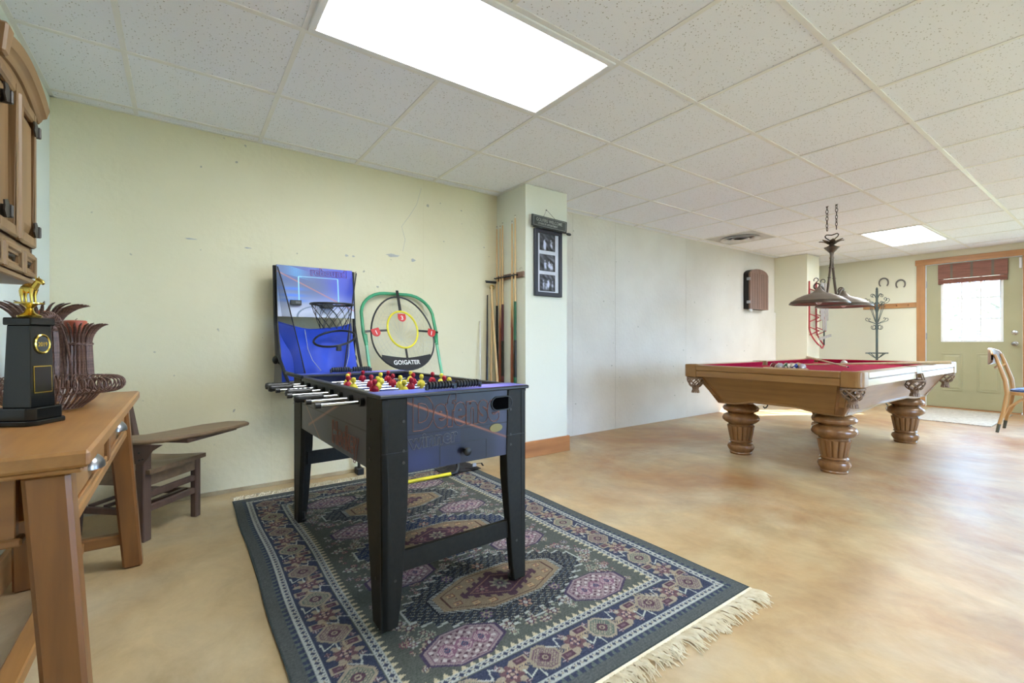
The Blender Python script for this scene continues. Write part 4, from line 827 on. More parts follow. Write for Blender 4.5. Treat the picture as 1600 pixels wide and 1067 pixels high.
# corner legs: two tapering panels meeting at the outer corner
def fleg(sx, sy):
    x0 = 0 if sx < 0 else FW; y0 = 0 if sy < 0 else FL; ix, iy = -sx, -sy; th = .022
    m_ = MB()
    def P(w_top, w_mid, w_bot): return [(0, 0.012), (w_bot, .012), (w_bot+.012, .10), (w_mid-.004, .40), (w_mid, BZ), (w_top, BZ+.08), (w_top-.006, FZ-.015), (0, FZ-.015)]
    f1 = [(x0+ix*a, z) for a, z in P(.092, .094, .056)]; f2 = [(y0+iy*a, z) for a, z in P(.15, .15, .085)]
    m_.prism(f1, y0, y0+iy*th, 'y'); m_.prism(f2, x0, x0+ix*th, 'x')
    o = m_.build('leg', 'blackleg', FB, bevel=.0025)
    MB().cyl((x0+ix*.035, y0+iy*.035, 0), (x0+ix*.035, y0+iy*.035, .016), .02, .024, 14).build('leg_leveler', 'black', o)
    MB().cyl((x0+ix*.035, y0+iy*.035, .012), (x0+ix*.035, y0+iy*.035, .05), .014, .014, 8).build('leveler_stem', 'black', o)
    for z in (.17, .56, .60, .70):
        MB().cyl((x0+ix*.075*(.6 if z < .3 else 1), y0-iy*.002, z), (x0+ix*.075*(.6 if z < .3 else 1), y0+iy*.004, z), .005, .005, 10).build('bolt', 'hinge', o)
        MB().cyl((x0-ix*.002, y0+iy*(.055 if z < .3 else .11), z), (x0+ix*.004, y0+iy*(.055 if z < .3 else .11), z), .005, .005, 10).build('bolt', 'hinge', o)
    MB().box(min(x0-ix*.0006, x0+ix*.092), max(x0-ix*.0006, x0+ix*.092), min(y0-iy*.0006, y0+iy*.004), max(y0-iy*.0006, y0+iy*.004), .596, .5985).build('leg_joint', 'black', o)
for sx in (-1, 1):
    for sy in (-1, 1): fleg(sx, sy)
MB().box(.06, FW-.06, .012, .03, .185, .255).build('leg_stretcher', 'blackleg', t, bevel=.002); MB().box(.06, FW-.06, FL-.03, FL-.012, .30, .37).build('leg_stretcher', 'blackleg', t, bevel=.002)
# cabinet walls
tk = .022; i0 = .006
ca = MB(); ca.box(i0, FW-i0, i0, i0+tk, BZ, FZ-.012); ca.build('end_panel', 'blackm', t); MB().box(i0, FW-i0, FL-i0-tk, FL-i0, BZ, FZ-.012).build('end_panel', 'blackm', t)
MB().box(i0, i0+tk, i0+tk, FL-i0-tk, BZ, FZ-.012).build('side_panel', 'blackm', t); MB().box(FW-i0-tk, FW-i0, i0+tk, FL-i0-tk, BZ, FZ-.012).build('side_panel', 'blackm', t)
MB().box(i0+tk, FW-i0-tk, i0+tk, FL-i0-tk, BZ, BZ+.012).build('cabinet_bottom', 'blackm', t)
MB().box(i0+tk, FW-i0-tk, i0+tk, FL-i0-tk, .665, .676).build('playfield', 'bluefield', t)
for k in range(5): MB().box(i0+tk+.02, FW-i0-tk-.02, .2+k*.2, .203+k*.2, .676, .6765).build('field_line', 'whitei', t)
for x in (i0+tk, FW-i0-tk-.004): MB().box(x, x+.004, i0+tk, FL-i0-tk, .676, FZ-.014).build('inner_wall', 'bluerail', t)
for y in (i0+tk, FL-i0-tk-.004): MB().box(i0+tk, FW-i0-tk, y, y+.004, .676, FZ-.014).build('inner_wall', 'bluerail', t)
for k, y in enumerate((i0+tk+.004, FL-i0-tk-.006)): MB().box(FW/2-.1, FW/2+.1, y, y+.002, .677, .745).build('goal_mouth', 'black', t)
# top rails: wide printed ends, thin side strips
def rail_print_glare(U, V):  # blue print, with a lavender glare put into its colour
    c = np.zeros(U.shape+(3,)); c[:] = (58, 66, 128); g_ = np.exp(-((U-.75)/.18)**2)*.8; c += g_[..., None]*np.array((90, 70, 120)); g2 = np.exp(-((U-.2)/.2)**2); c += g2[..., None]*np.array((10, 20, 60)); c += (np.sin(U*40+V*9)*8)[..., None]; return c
for y in (-.012, FL-.118):
    MB().box(-.012, FW+.012, y, y+.13, FZ-.014, FZ-.001).build('end_rail', 'black', t, bevel=.003)
    painted('rail_print_glare', lambda u, v: (-.008+(FW+.016)*u, y+.004+.122*v, FZ+.0002), 60, 6, rail_print_glare, 'paint', t)
for x in (-.006, FW-.024): MB().box(x, x+.03, .118, FL-.118, FZ-.014, FZ-.002).build('side_rail', 'black', t, bevel=.003)
# printed panels
def front_print(U, V):
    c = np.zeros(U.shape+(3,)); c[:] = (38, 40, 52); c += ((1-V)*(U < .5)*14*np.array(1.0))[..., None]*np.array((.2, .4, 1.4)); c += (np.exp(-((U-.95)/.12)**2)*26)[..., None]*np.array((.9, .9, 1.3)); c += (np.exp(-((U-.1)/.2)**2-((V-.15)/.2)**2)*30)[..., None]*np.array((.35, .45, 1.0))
    c[np.abs(V-.5+0*U) < .006] = (10, 10, 14); d = np.abs(V-(.93-.66*U)); s_ = np.clip(1-d/(.026), 0, 1)*np.clip(1.2-np.abs(U-.35), .3, 1); c = c*(1-s_[..., None])+s_[..., None]*np.array((206, 118, 76)); return c
def side_print_sheen(U, V):
    c = np.zeros(U.shape+(3,)); c[:] = (58, 64, 74); c += (np.exp(-((U-.12)/.28)**2)*np.ones_like(V)*26)[..., None]*np.array((1, .7, .5)); c -= (np.exp(-((U-.3)/.3)**2)*10)[..., None]; c += (np.clip(U-.45, 0, 1)*90)[..., None]; c[np.abs(V-.5) < .007] = (14, 14, 16)  # greyer toward the far end: reflection painted into the print
    for a, b, w_ in ((.55, -1.3, .012), (.9, 2.1, .008)):
        d = np.abs(V-(.5+b*(U-a)*.9)); s_ = np.clip(1-d/w_/3, 0, 1)*.8*(np.abs(U-a) < .3); c = c*(1-s_[..., None])+s_[..., None]*np.array((208, 140, 110))
    return c
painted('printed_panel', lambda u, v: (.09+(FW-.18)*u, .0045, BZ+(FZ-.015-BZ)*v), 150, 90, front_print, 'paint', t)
painted('printed_panel', lambda u, v: (.0045, .14+(FL-.28)*u, BZ+(FZ-.015-BZ)*v), 150, 60, side_print_sheen, 'paint', t)
text('lettering', t, 'Defense', .158, frame_m((.108, .0035, .668), (1, 0, .0), (0, 0, 1)), 'orangel', (0, 0, 0), outline=.0017, sx=.70, bold=.007)
text('lettering', t, 'winner', .066, frame_m((.10, .0035, .602), (1, 0, .03), (-.03, 0, 1)), 'greyi', (0, 0, 0), outline=.0011, sx=1.0, bold=.003)
text('lettering', t, 'Hockey', .125, frame_m((.0035, .56, .548), (0, -1, .0), (0, 0, 1)), 'orangel', (0, 0, 0), outline=.0016, sx=.82, bold=.005)
# ball return, drawer, gold oval label
hole = [(.49+.028*math.cos(a)*1.0+(.022 if math.cos(a) > 0 else -.022), .728+.026*math.sin(a)) for a in np.linspace(0, 2*PI, 25)[:-1]]
MB().prism(hole, .0005, .0044, 'y').build('ball_return', 'void', t)  # flat near-black plate, colour stands for the shade inside the hole
hr = MB(); hr.tube([(x, .002, z) for x, z in hole], .003, 6, closed=True); hr.build('ball_return_rim', 'black', t)
lab = [(.462+.030*math.cos(a), .634+.016*math.sin(a)) for a in np.linspace(0, 2*PI, 25)[:-1]]; MB().prism(lab, .002, .0044, 'y').build('oval_label', 'goldink', t)
dl = MB()
for (a, b, c, d) in ((.215, .217, BZ+.005, .598), (.215, .418, .596, .598), (.416, .418, BZ+.005, .598)): dl.box(a, b, .0036, .0046, c, d)
dl.build('drawer_outline', 'black', t); kn = MB(Matrix.Translation((.318, .004, .566)) @ Matrix.Rotation(R(90), 4, 'X')); kn.lathe([(.008, 0), (.007, .012), (.015, .018), (.016, .024), (.012, .028), (0, .029)], n=16); kn.build('drawer_knob', 'black', t, smooth=True)
# score beads on both end rails
for y, zz in ((.03, 0), (FL-.04, 0)):
    for x0 in (.190, .308):
        sc = MB(); sc.tube([(x0, y+.02, FZ+.017), (x0+.106, y+.02, FZ+.017)], .003, 6); sc.box(x0-.006, x0, y+.012, y+.028, FZ-.002, FZ+.02); sc.box(x0+.106, x0+.112, y+.012, y+.028, FZ-.002, FZ+.02); so = sc.build('score_rack', 'black', t)
        for k in range(8): MB().tube([(x0+.004+k*.0127, y+.02, FZ+.016), (x0+.0135+k*.0127, y+.02, FZ+.016)], [.0145, .0125], 10).build('score_bead', 'black', so)
# rods and players
RZ = .752; nrod = 8; rods = [('y', 1), ('y', 2), ('r', 3), ('y', 5), ('r', 5), ('y', 3), ('r', 2), ('r', 1)]
pm = MB(); pm.lathe([(.0, -.062), (.012, -.062), (.015, -.05), (.009, -.04), (.011, -.02), (.017, -.004), (.018, .012), (.014, .022), (.006, .026), (.006, .03), (.0115, .036), (.0125, .044), (.009, .053), (0, .056)], n=14); pm.ball((.0, .012, -.052), (.008, .016, .007), 10, 6); pm.ball((.013, 0, .002), (.010, .013, .016), 10, 6); pm.ball((-.013, 0, .002), (.010, .013, .016), 10, 6)
pmesh = {'y': pm.mesh('player', 'yplayer', smooth=True), 'r': pm.mesh('player', 'rplayer', smooth=True)}
for k, (tm, cnt) in enumerate(rods):
    y = .185+(FL-.37)*k/7; left = tm == 'r'; slide = random.uniform(-.018, .018); ex = (.155 if left else .165)
    a, b = -ex+slide, FW+(.10 if left else .12)+slide*.5
    ro = MB().tube([(a, y, RZ), (b, y, RZ)], .0068, 12).build('rod', 'chrome', t, smooth=True)
    gx = a if left else b; sg = 1 if left else -1
    g = MB(); pr = [(.0, 0), (.013, .003), (.0165, .012)]+[(.0165-(.0022 if q % 2 else 0), .018+.009*q) for q in range(9)]+[(.0165, .10), (.012, .108), (.0, .108)]
    mtx = Matrix.Translation((gx-sg*.02, y, RZ)) @ Matrix.Rotation(R(90)*sg, 4, 'Y'); MB(mtx).lathe(pr, n=16).build('grip', 'black', ro, smooth=True)
    MB().tube([(b-.004, y, RZ), (b+.012, y, RZ)] if left else [(a-.012, y, RZ), (a+.006, y, RZ)], .0105, 12).build('end_cap', 'black', ro)
    for sx in (-.012, FW-.02): MB().tube([(sx, y, RZ), (sx+.032, y, RZ)], .016, 14).build('bushing', 'black', ro)
    sp = {1: 0, 2: .21, 3: .165, 5: .108}[cnt]; rot = random.uniform(-.35, .35) if k != 0 else 1.2
    for q in range(cnt):
        x = FW/2+(q-(cnt-1)/2)*sp+slide*1.2; po = bpy.data.objects.new('player', pmesh[tm]); C.objects.link(po); po.parent = ro; po.location = (x, y, RZ+.012); po.rotation_euler = (rot, 0, 0); po.scale = (.86, .86, .9)
    for q in (0, 1):
        x = (FW/2-(cnt-1)/2*sp-.05+slide*1.2) if q == 0 else (FW/2+(cnt-1)/2*sp+.05+slide*1.2); MB().tube([(x-.008, y, RZ), (x+.008, y, RZ)], .014, 12).build('bumper', 'black', ro)
# small raised cup bracket on the far left of the side rail
bk = MB(); bk.tube([(-.01, FL-.02, FZ), (-.05, FL-.06, FZ+.012), (-.06, FL-.16, FZ+.012), (-.02, FL-.26, FZ)], .009, 6); bk.build('cup_holder', 'black', t, smooth=True)

# ---------------------------------------------------------------- basketball game by the wall
t = thing('basketball_game', 'folding blue arcade basketball hoop game leaning by the painted wall', 'basketball game', (.76, 3.34, 0))
BYf, BX0, BX1 = 3.30, .505, .992
def bbp(u, v): return (BX0+(BX1-BX0)*u, BYf-.02+.05*(v), 1.142+(1.484-.012*u*0-1.142)*v)
def board_print(U, V):
    c = np.zeros(U.shape+(3,)); w_ = np.clip((V-.1)/.6, 0, 1)
    top = np.stack([40+30*(1-U), 60+40*(1-U), 150+60*U], -1); low = np.stack([205+0*U, 214+0*U, 236+0*U], -1); c = low*(1-w_[..., None])+top*w_[..., None]
    gr = np.exp(-((U-.45)/.28)**2-((V-.62)/.25)**2)[..., None]*.75; c = c*(1-gr)+gr*np.array((84, 100, 128))
    br = np.exp(-((U-.95)/.25)**2-((V-.62)/.22)**2)[..., None]*.9; c = c*(1-br)+br*np.array((48, 74, 206))
    for v0 in (.55, .42, .32):
        s_ = (np.exp(-((V-v0)/.035)**2)*np.exp(-((U-.2)/.17)**2))[..., None]*.8; c = c*(1-s_)+s_*np.array((60, 120, 235))
    for k in range(6):
        d = np.abs(V-(1.0-.03*k-.35*(U-.1))); s_ = (np.clip(1-d/.012, 0, 1)*np.exp(-((U-.24)/.13)**2))[..., None]; c = c*(1-s_)+s_*np.array((70, 190, 250))
    d = np.abs(V-(.88-.72*U)); s_ = (np.clip(1-d/.018, 0, 1))[..., None]*.8; c = c*(1-s_)+s_*np.array((226, 128, 108))
    x0, x1, y0, y1 = .27, .79, .30, .80; e_ = .008
    fr = ((np.abs(U-x0) < e_) | (np.abs(U-x1) < e_)) & (V > y0) & (V < y1) | (np.abs(V-y1) < e_*1.2) & (U > x0) & (U < x1); c[fr] = (150, 220, 255)
    rr_ = np.hypot((U-.5)/.26, (V-0)/.22); c[np.abs(rr_-1) < .045] = (120, 140, 172); return c
MB().hexa([bbp(0, 0), bbp(1, 0), tuple(Vector(bbp(1, 0))+Vector((0, .012, 0))), tuple(Vector(bbp(0, 0))+Vector((0, .012, 0)))], [bbp(0, 1), bbp(1, 1), tuple(Vector(bbp(1, 1))+Vector((0, .012, 0))), tuple(Vector(bbp(0, 1))+Vector((0, .012, 0)))]).build('backboard', 'black', t, W=True)
painted('backboard_print', lambda u, v: tuple(Vector(bbp(u, v))+Vector((0, -.001, 0))), 140, 100, board_print, 'paint', t, W=True)
text('lettering', t, 'rebound', .070, frame_m((BX0+.205, bbp(0, .86)[1]-.002, 1.432), (1, 0, 0), (0, .14, 1)), 'purplei', BASE[t.name], outline=.0019, sx=1.0, bold=.003)
MB().box(BX0+.075, BX0+.14, BYf-.032, BYf-.008, 1.222, 1.252).build('score_display', 'slate', t, W=True)
MB().box(BX0+.105, BX0+.132, BYf-.034, BYf-.032, 1.230, 1.244).build('score_digits', 'greyi', t, W=True)
for x, xb in ((BX0-.008, .672), (BX1+.012, 1.068)):
    lgp = [(x, BYf+.06, 1.48), (x, BYf+.02, 1.10), (x+(xb-x)*.1, BYf+.05, .85), (x+(xb-x)*.85, BYf+.07, .75), (xb, BYf+.115, .02)]; MB().tube(lgp, .011, 8).build('frame_tube', 'black', t, W=True, smooth=True)
    lgp = [(x, BYf+.02, 1.10), (x, BYf-.08, .90), (x+(xb-x)*.3, BYf-.13, .72)]; MB().tube(lgp, .010, 8).build('front_tube', 'black', t, W=True, smooth=True)
    MB().ball((x+.004, BYf+.035, .86), (.02, .02, .028), 10, 8).build('hinge_knuckle', 'black', t, W=True, smooth=True)
    MB().box(xb-.025, xb+.025, BYf+.07, BYf+.15, .0, .05).build('foot', 'black', t, W=True, bevel=.006)
MB().tube([(.555, BYf-.13, .72), (1.025, BYf-.13, .72)], .010, 8).build('front_crossbar', 'black', t, W=True)
for x, s_ in ((BX0-.010, 1), (BX1+.012, -1)):   # black mesh side nets, slanting in toward the front
    nm = MB(); nm.grid(lambda u, v: (x+s_*(.15*u*(1-v)**.9+.008*math.sin(u*9+v*5)*(1-v)), (BYf+.07)*(1-u)+u*(BYf-.03-.19*(1-v)**.8), .70+(1.475-.70)*v), 8, 14); nm.build('side_net', 'mesh', t, W=True, smooth=True, recalc=False)
    MB().tube([(x+s_*.15*(1-v)**.9, BYf-.035-.19*(1-v)**.8, .70+.775*v) for v in np.linspace(0, .98, 12)], .004, 5).build('net_edge_cord', 'cord', t, W=True)
def clothf(u, v):   # blue ramp: hangs from under the board, bellies out toward the camera
    x = BX0+.01+(BX1-BX0-.02)*u; sag = .045*(1-(2*u-1)**2); z = 1.108-sag*(1-v)**2-(.385)*v
    return (x, BYf+.03-.15*math.sin(v*1.5)+.010*math.sin(u*19+v*3)*v+.008*math.sin(v*8+u*5), z+.003*math.sin(u*12))
cl = MB(); cl.grid(clothf, 30, 26); o = cl.build('ball_return_cloth', 'bluecloth', t, W=True, smooth=True, recalc=False)
MB().tube([clothf(u, .0) for u in np.linspace(0, 1, 20)], .005, 6).build('cloth_hem', 'bluecloth', o, W=True, smooth=True)
MB().tube([(BX0+.17, clothf(.34, .03)[1]-.012, 1.06), (BX0+.165, BYf-.10, .93), (BX0+.18, BYf-.16, .86), (BX0+.23, BYf-.17, .79)], .0022, 5).build('drawstring', 'cordw', o, W=True)
MB().tube([(BX1-.02, clothf(.95, .0)[1]-.01, 1.09), (BX1-.07, BYf-.13, .88), (BX1-.10, BYf-.17, .80)], .0022, 5).build('drawstring', 'cordw', o, W=True)
HX, HY = .80, BYf-.185; hoop1 = [(HX+.132*math.cos(a), HY+.12*math.sin(a), 1.222) for a in np.linspace(0, 2*PI, 33)[:-1]]
h1 = MB().tube(hoop1, .0065, 8, closed=True).build('hoop', 'iron', t, W=True, smooth=True)
MB().box(HX-.035, HX+.035, BYf-.075, BYf-.008, 1.205, 1.245).build('hoop_bracket', 'iron', h1, W=True, bevel=.003)
hoop2 = [(HX+.012+.128*math.cos(a), HY-.02+.105*math.sin(a), 1.0+.028*math.cos(a)+.045*math.sin(a)) for a in np.linspace(0, 2*PI, 33)[:-1]]
h2 = MB().tube(hoop2, .007, 8, closed=True).build('lower_hoop', 'iron', t, W=True, smooth=True)
MB().box(HX-.006, HX+.022, HY-.14, HY-.11, .92, .955).build('spring_clip', 'iron', h2, W=True, bevel=.003)
nt_ = MB()
for k in range(12):
    for s_ in (1, -1):
        pts = []
        for q in (0, .33, .66, 1):
            a = 2*PI*k/12+s_*q*1.1; r_ = .13*(1-.38*q); pts.append((HX+r_*math.cos(a)+.006*q, HY+r_*.9*math.sin(a), 1.22-.155*q))
        nt_.tube(pts, .0018, 4)
nt_.build('hoop_net', 'cord', h1, W=True)

# ---------------------------------------------------------------- golf chipping net leaning on the wall
t = thing('golf_chipping_net', 'green framed golf chipping net with red target flags leaning on the wall', 'golf net', (1.36, 3.1, 0)); GN = t
gyb, gyt, gzt = 2.935, 3.452, 1.352
def gp(x, z, off=0):     # point in the leaning plane at height z
    return (x, gyb+(gyt-gyb)*(z-.02)/(gzt-.02)-off*.93, z+off*.36)
gl, gr = 1.085, 1.645; rad = .2
arcpts = [(gl, .95), (gl-.012, 1.05)]+[(gl+rad-.01-rad*math.cos(a), gzt-.18+.18*math.sin(a)) for a in np.linspace(.15, PI/2, 8)]+[(gr-rad+.01+rad*math.sin(a), gzt-.18+.18*math.cos(a)) for a in np.linspace(0, PI/2-.15, 8)]+[(gr+.012, 1.05), (gr, .95)]
MB().tube([gp(*p) for p in arcpts], .0125, 10).build('top_tube', 'gtube', t, W=True, smooth=True)
for x in (gl, gr):
    MB().tube([gp(x, .98), gp(x, .55)], .0115, 10).build('side_tube', 'ltube', t, W=True, smooth=True); MB().tube([gp(x, .97), gp(x, 1.03)], .0145, 10).build('sleeve', 'gtube', t, W=True)
    MB().tube([gp(x, .56), gp(x, .09)], .0115, 10).build('lower_tube', 'ytube', t, W=True, smooth=True)
    el = [gp(x, .115), gp(x, .06), gp(x+(.02 if x < 1.3 else -.02), .03), gp(x+(.07 if x < 1.3 else -.07), .0265)]; MB().tube(el, .016, 10).build('elbow', 'black', t, W=True, smooth=True)
MB().tube([gp(gl+.05, .0265), gp(gr-.05, .0265)], .0125, 10).build('bottom_tube', 'ytube', t, W=True, smooth=True)
gc = 1.365
def ringp(a): 
    s_, c_ = math.sin(a), math.cos(a); return (gc+.245*c_*(1-.10*s_), 1.03+(.285 if s_ > 0 else .27)*s_)
MB().tube([gp(*ringp(a), .03) for a in np.linspace(0, 2*PI, 49)[:-1]], .0065, 8, closed=True).build('net_ring', 'black', t, W=True, smooth=True)
yr = lambda a: (gc-.005+.118*math.cos(a), 1.055+.138*math.sin(a))
MB().tube([gp(*yr(a), .045) for a in np.linspace(0, 2*PI, 37)[:-1]], .0075, 8, closed=True).build('target_ring', 'ytube', t, W=True, smooth=True)
def strap(p, q, w_=.011):
    p_, q_ = Vector(gp(*p, .034)), Vector(gp(*q, .036)); d = (q_-p_).normalized(); nrm = Vector((0, -.93, .36)); e_ = d.cross(nrm)*w_; m_ = MB(); m_.hexa([p_-e_, p_+e_, q_+e_, q_-e_], [v+nrm*.003 for v in (p_-e_, p_+e_, q_+e_, q_-e_)]); m_.build('strap', 'black', t, W=True)
strap((gc, 1.365), (gc, 1.19)); strap((gl-.01, 1.04), (gc-.12, 1.05), .008); strap((gr+.01, 1.04), (gc+.115, 1.05), .008); strap((gc, .92), (gc, .83), .008)
def flag(x, z, txt, tilt):
    fm = frame_m(gp(x, z, .05), (math.cos(tilt), .362*math.sin(tilt), .932*math.sin(tilt)), (-math.sin(tilt), .362*math.cos(tilt), .932*math.cos(tilt)))
    pl = [(-.03, .03), (.03, .03)]+[(.032*math.cos(a), .0+.034*math.sin(a)) for a in np.linspace(0, -PI, 9)]; m_ = MB(fm); m_.prism(pl, -.002, .002); o = m_.build('flag', 'redflag', t, W=True)
    text('lettering', o, txt, .048, fm @ Matrix.Translation((-.012, -.02, .0025)), 'whitei', BASE[GN.name], bold=.001)
flag(gc, 1.145, '3', 0); flag(gl+.065, 1.03, '1', .3); flag(gr-.055, 1.03, '1', -.3)
bn = [ringp(a) for a in np.linspace(PI+.75, 2*PI-.75, 16)]; topb = [(x, .845+.25*abs(x-gc)**1.4) for x, _ in reversed(bn)]
bm_ = MB(); vsb = [gp(*p, .036) for p in bn+topb]; nb = len(vsb); bm_.add(vsb+[gp(*p, .040) for p in bn+topb], [tuple(range(nb)), tuple(range(2*nb-1, nb-1, -1))]+[(i, (i+1) % nb, nb+(i+1) % nb, nb+i) for i in range(nb)]); bo = bm_.build('banner', 'blackm', t, W=True)
text('lettering', bo, 'GO!GATER', .046, frame_m(gp(gc-.112, .797, .0415), (1, 0, 0), (0, .362, .932)), 'whitei', BASE[t.name], bold=.0012, sx=.9)
nn = MB()
for k in range(46):
    a = 2*PI*k/46; p_ = ringp(a); b = yr(a+.15*math.sin(k)); nn.tube([gp(*p_, .03), gp((p_[0]+b[0])/2, (p_[1]+b[1])/2-.012, .0), gp(*b, .04)], .0008, 3)
for q in (.2, .4, .6, .8): nn.tube([gp(ringp(a)[0]*(1-q)+yr(a)[0]*q, ringp(a)[1]*(1-q)+yr(a)[1]*q-.006+.004*math.sin(9*a), .03-.05*q*(1-q)) for a in np.linspace(0, 2*PI, 40)[:-1]], .0008, 3, closed=True)
for k in range(14): nn.tube([gp(*yr(2*PI*k/14), .04), gp(gc, 1.0, -.02), gp(*yr(2*PI*k/14+2.2), .04)], .0008, 3)
o = nn.build('netting', 'netw', t, W=True); o['kind'] = 'stuff'

# black nylon bag on the rug behind the foosball table, white card by the column
t = thing('nylon_bag', 'crumpled black nylon bag with straps on the back edge of the rug', 'bag', (1.70, 3.06, .012))
bgm = MB(); bgm.grid(lambda u, v: ((u-.5)*.30, (v-.5)*.20, .045*math.sin(PI*u)*math.sin(PI*v)*(1+.5*math.sin(u*13+v*5)*math.cos(v*11))+.006+.012*math.sin(u*17)*math.sin(v*9)*math.sin(PI*u)), 18, 12); bgm.grid(lambda u, v: ((u-.5)*.30, (v-.5)*.20, .002), 2, 2); bgm.build('body', 'bag', t, smooth=True)
MB().tube([(.02, -.08, .02), (.08, -.11, .05), (.15, -.10, .045), (.19, -.06, .01)], .008, 6, flat=.3).build('strap', 'bag', t, smooth=True); MB().box(.06, .09, -.125, -.112, .035, .06).build('buckle', 'pewter', t)
rect_solo('white_card_panel', 'whitebox', 'white card panel propped against the column base behind the foosball table', 'panel', (2.31, 3.26, 0), MB(Matrix.Translation((2.29, 3.26, 0)) @ Matrix.Rotation(R(8), 4, 'Y')).box(0, .008, -.12, .12, 0.0, .16))

# ---------------------------------------------------------------- cue rack on the near column, leaning cues
t = thing('cue_rack', 'dark wooden wall rack holding cues on the side of the column', 'cue rack', (CX0, 3.27, 1.55))
MB().box(CX0-.016, CX0, 3.07, 3.475, 1.525, 1.575).build('back_board', 'dart', t, W=True, bevel=.004)
MB().box(CX0-.05, CX0, 3.10, 3.475, .555, .585).build('lower_shelf', 'dart', t, W=True, bevel=.004)
cueY = [(3.445, 353), (3.393, 355), (3.355, 349), (3.212, 353), (3.166, 341)]
for i in range(7):
    y = 3.445-.0465*i; m_ = MB(); m_.tube([(CX0-.016, y-.016, 1.55), (CX0-.045, y-.017, 1.55), (CX0-.05, y-.012, 1.55)], .006, 6); m_.tube([(CX0-.016, y+.016, 1.55), (CX0-.045, y+.017, 1.55), (CX0-.05, y+.012, 1.55)], .006, 6); m_.build('clip', 'black', t, W=True)
MB().tube([(CX0-.03, 3.085+.012*math.cos(a), 1.592+.012*math.sin(a)) for a in np.linspace(-.5, PI+.5, 10)], .002, 5).build('hook', 'chrome', t, W=True)
bt = ['cueblk', 'cuebrown', 'cuewine', 'cuebrown', 'cuegreen']; nm = ['with plain black butt, nearest the room corner', 'with brown pointed butt, left of the wine one', 'with wine-red and black butt', 'with brown pointed butt, beside the green one', 'with green and black butt']
for i, (y, py) in enumerate(cueY):
    zt_ = {353: 2.02, 355: 2.015, 349: 2.035, 341: 2.06}[py]
    cue('rack_cue', 'pool cue in the wall rack '+nm[i], (CX0-.031, y, zt_), (CX0-.031, y, .586), bt[i], .50 if i in (0, 2, 4) else .36, .006, .0135, 'cues in the wall rack', points=bt[i] == 'cuebrown')
cue('pool_cue', 'thin pale stick leaning in the corner, left of the bridge stick', (2.16, 3.477, 1.18), (2.12, 3.40, 0), None, .3, .006, .011, shaft='ivory', ferrule=False)
cue('pool_cue', 'black stick leaning in the corner behind the bridge stick', (2.235, 3.472, 1.42), (2.16, 3.37, 0), 'cueblk', .6, .006, .013, shaft='cueblk', ferrule=False)
for k, (p, q, lb) in enumerate((((2.245, 3.43, 1.50), (2.25, 3.26, 0), 'pale bridge stick with dark crosshead leaning in the corner'), ((2.280, 3.462, 1.47), (2.225, 3.41, 0), 'tan bridge stick with brass head leaning in the corner'))):
    b = cue('bridge_stick', lb, p, q, 'cueblk' if k == 0 else None, .28, .0075, .0125, shaft='cue', ferrule=False)
    if k == 0: MB().box(p[0]-.05, p[0]+.055, p[1]-.012, p[1]+.012, p[2], p[2]+.02).build('crosshead', 'iron', b, W=True, bevel=.004); MB().prism([(p[0]-.06, p[2]+.02), (p[0]+.06, p[2]+.02), (p[0]+.045, p[2]+.006), (p[0]-.045, p[2]+.006)], p[1]-.008, p[1]+.008, 'y').build('crosshead_notches', 'iron', b, W=True)
    else: MB().tube([(p[0]-.006+.02*math.cos(a), p[1]-.004, p[2]-.004+.02*math.sin(a)) for a in np.linspace(-.8, PI+.8, 12)], .005, 6).build('brass_head', 'gold', b, W=True, smooth=True)
o = bpy.data.objects.new('chalk_ball', MB().ball((0, 0, 0), .024, 16, 10).mesh('chalk_ball', 'yplayer', smooth=True)); C.objects.link(o); o.location = (2.325, 3.425, .612); tag(o, 'small yellow ball resting on the lower shelf of the cue rack', 'ball')

# ---------------------------------------------------------------- framed photographs and hanging sign on the column
fy = CY-.002
t = thing('picture_frame', 'dark frame with three black and white photographs on the column', 'picture frame', (2.587, CY, 1.372))
fx0, fx1, fz0, fz1, fw = 2.432, 2.742, 1.372, 1.945, .034
fr = MB()
for (a, b, c, d) in ((fx0, fx0+fw, fz0, fz1), (fx1-fw, fx1, fz0, fz1), (fx0+fw, fx1-fw, fz0, fz0+fw), (fx0+fw, fx1-fw, fz1-fw, fz1)): fr.box(a, b, fy-.024, fy, c, d)
fr.build('moulding', 'frame', t, W=True, bevel=.002); MB().box(fx0+fw, fx1-fw, fy-.010, fy, fz0+fw, fz1-fw).build('white_mat', 'mat_', t, W=True)
def photo(seed):
    r_ = np.random.default_rng(seed); ks = r_.uniform(4, 26, (9, 2)); ph = r_.uniform(0, 6, 9); pts = r_.uniform(.2, .85, (8, 2))*[1, .7]
    def f(U, V):
        g_ = 46+30*V
        for k in range(9): g_ = g_+10*np.sin(U*ks[k, 0]+V*ks[k, 1]+ph[k])
        for (px_, pv) in pts:
            body = np.exp(-((U-px_)/.055)**2-((V-pv*.6-.1)/.16)**2); head = np.exp(-((U-px_)/.035)**2-((V-pv*.6-.32)/.045)**2); g_ = g_+120*np.maximum(body, head)
        g_[(U < .03) | (U > .97) | (V < .035) | (V > .965)] = 16
        g_ = np.clip(g_, 10, 215); return np.stack([g_*.95, g_*.97, g_*1.08], -1)
    return f
for k, zc in enumerate((1.838, 1.662, 1.488)):
    painted('photograph', lambda u, v: (2.492+.176*u, fy-.0112, zc-.072+.144*v), 70, 56, photo(11+k), 'paint', t, W=True)
t = thing('hanging_sign', 'dark chalk-lettered golfers sign hanging above the picture frame', 'sign', (2.58, CY, 1.97))
sg = frame_m((2.385, fy-.027, 1.958), (1, 0, -.035), (.035, 0, 1))
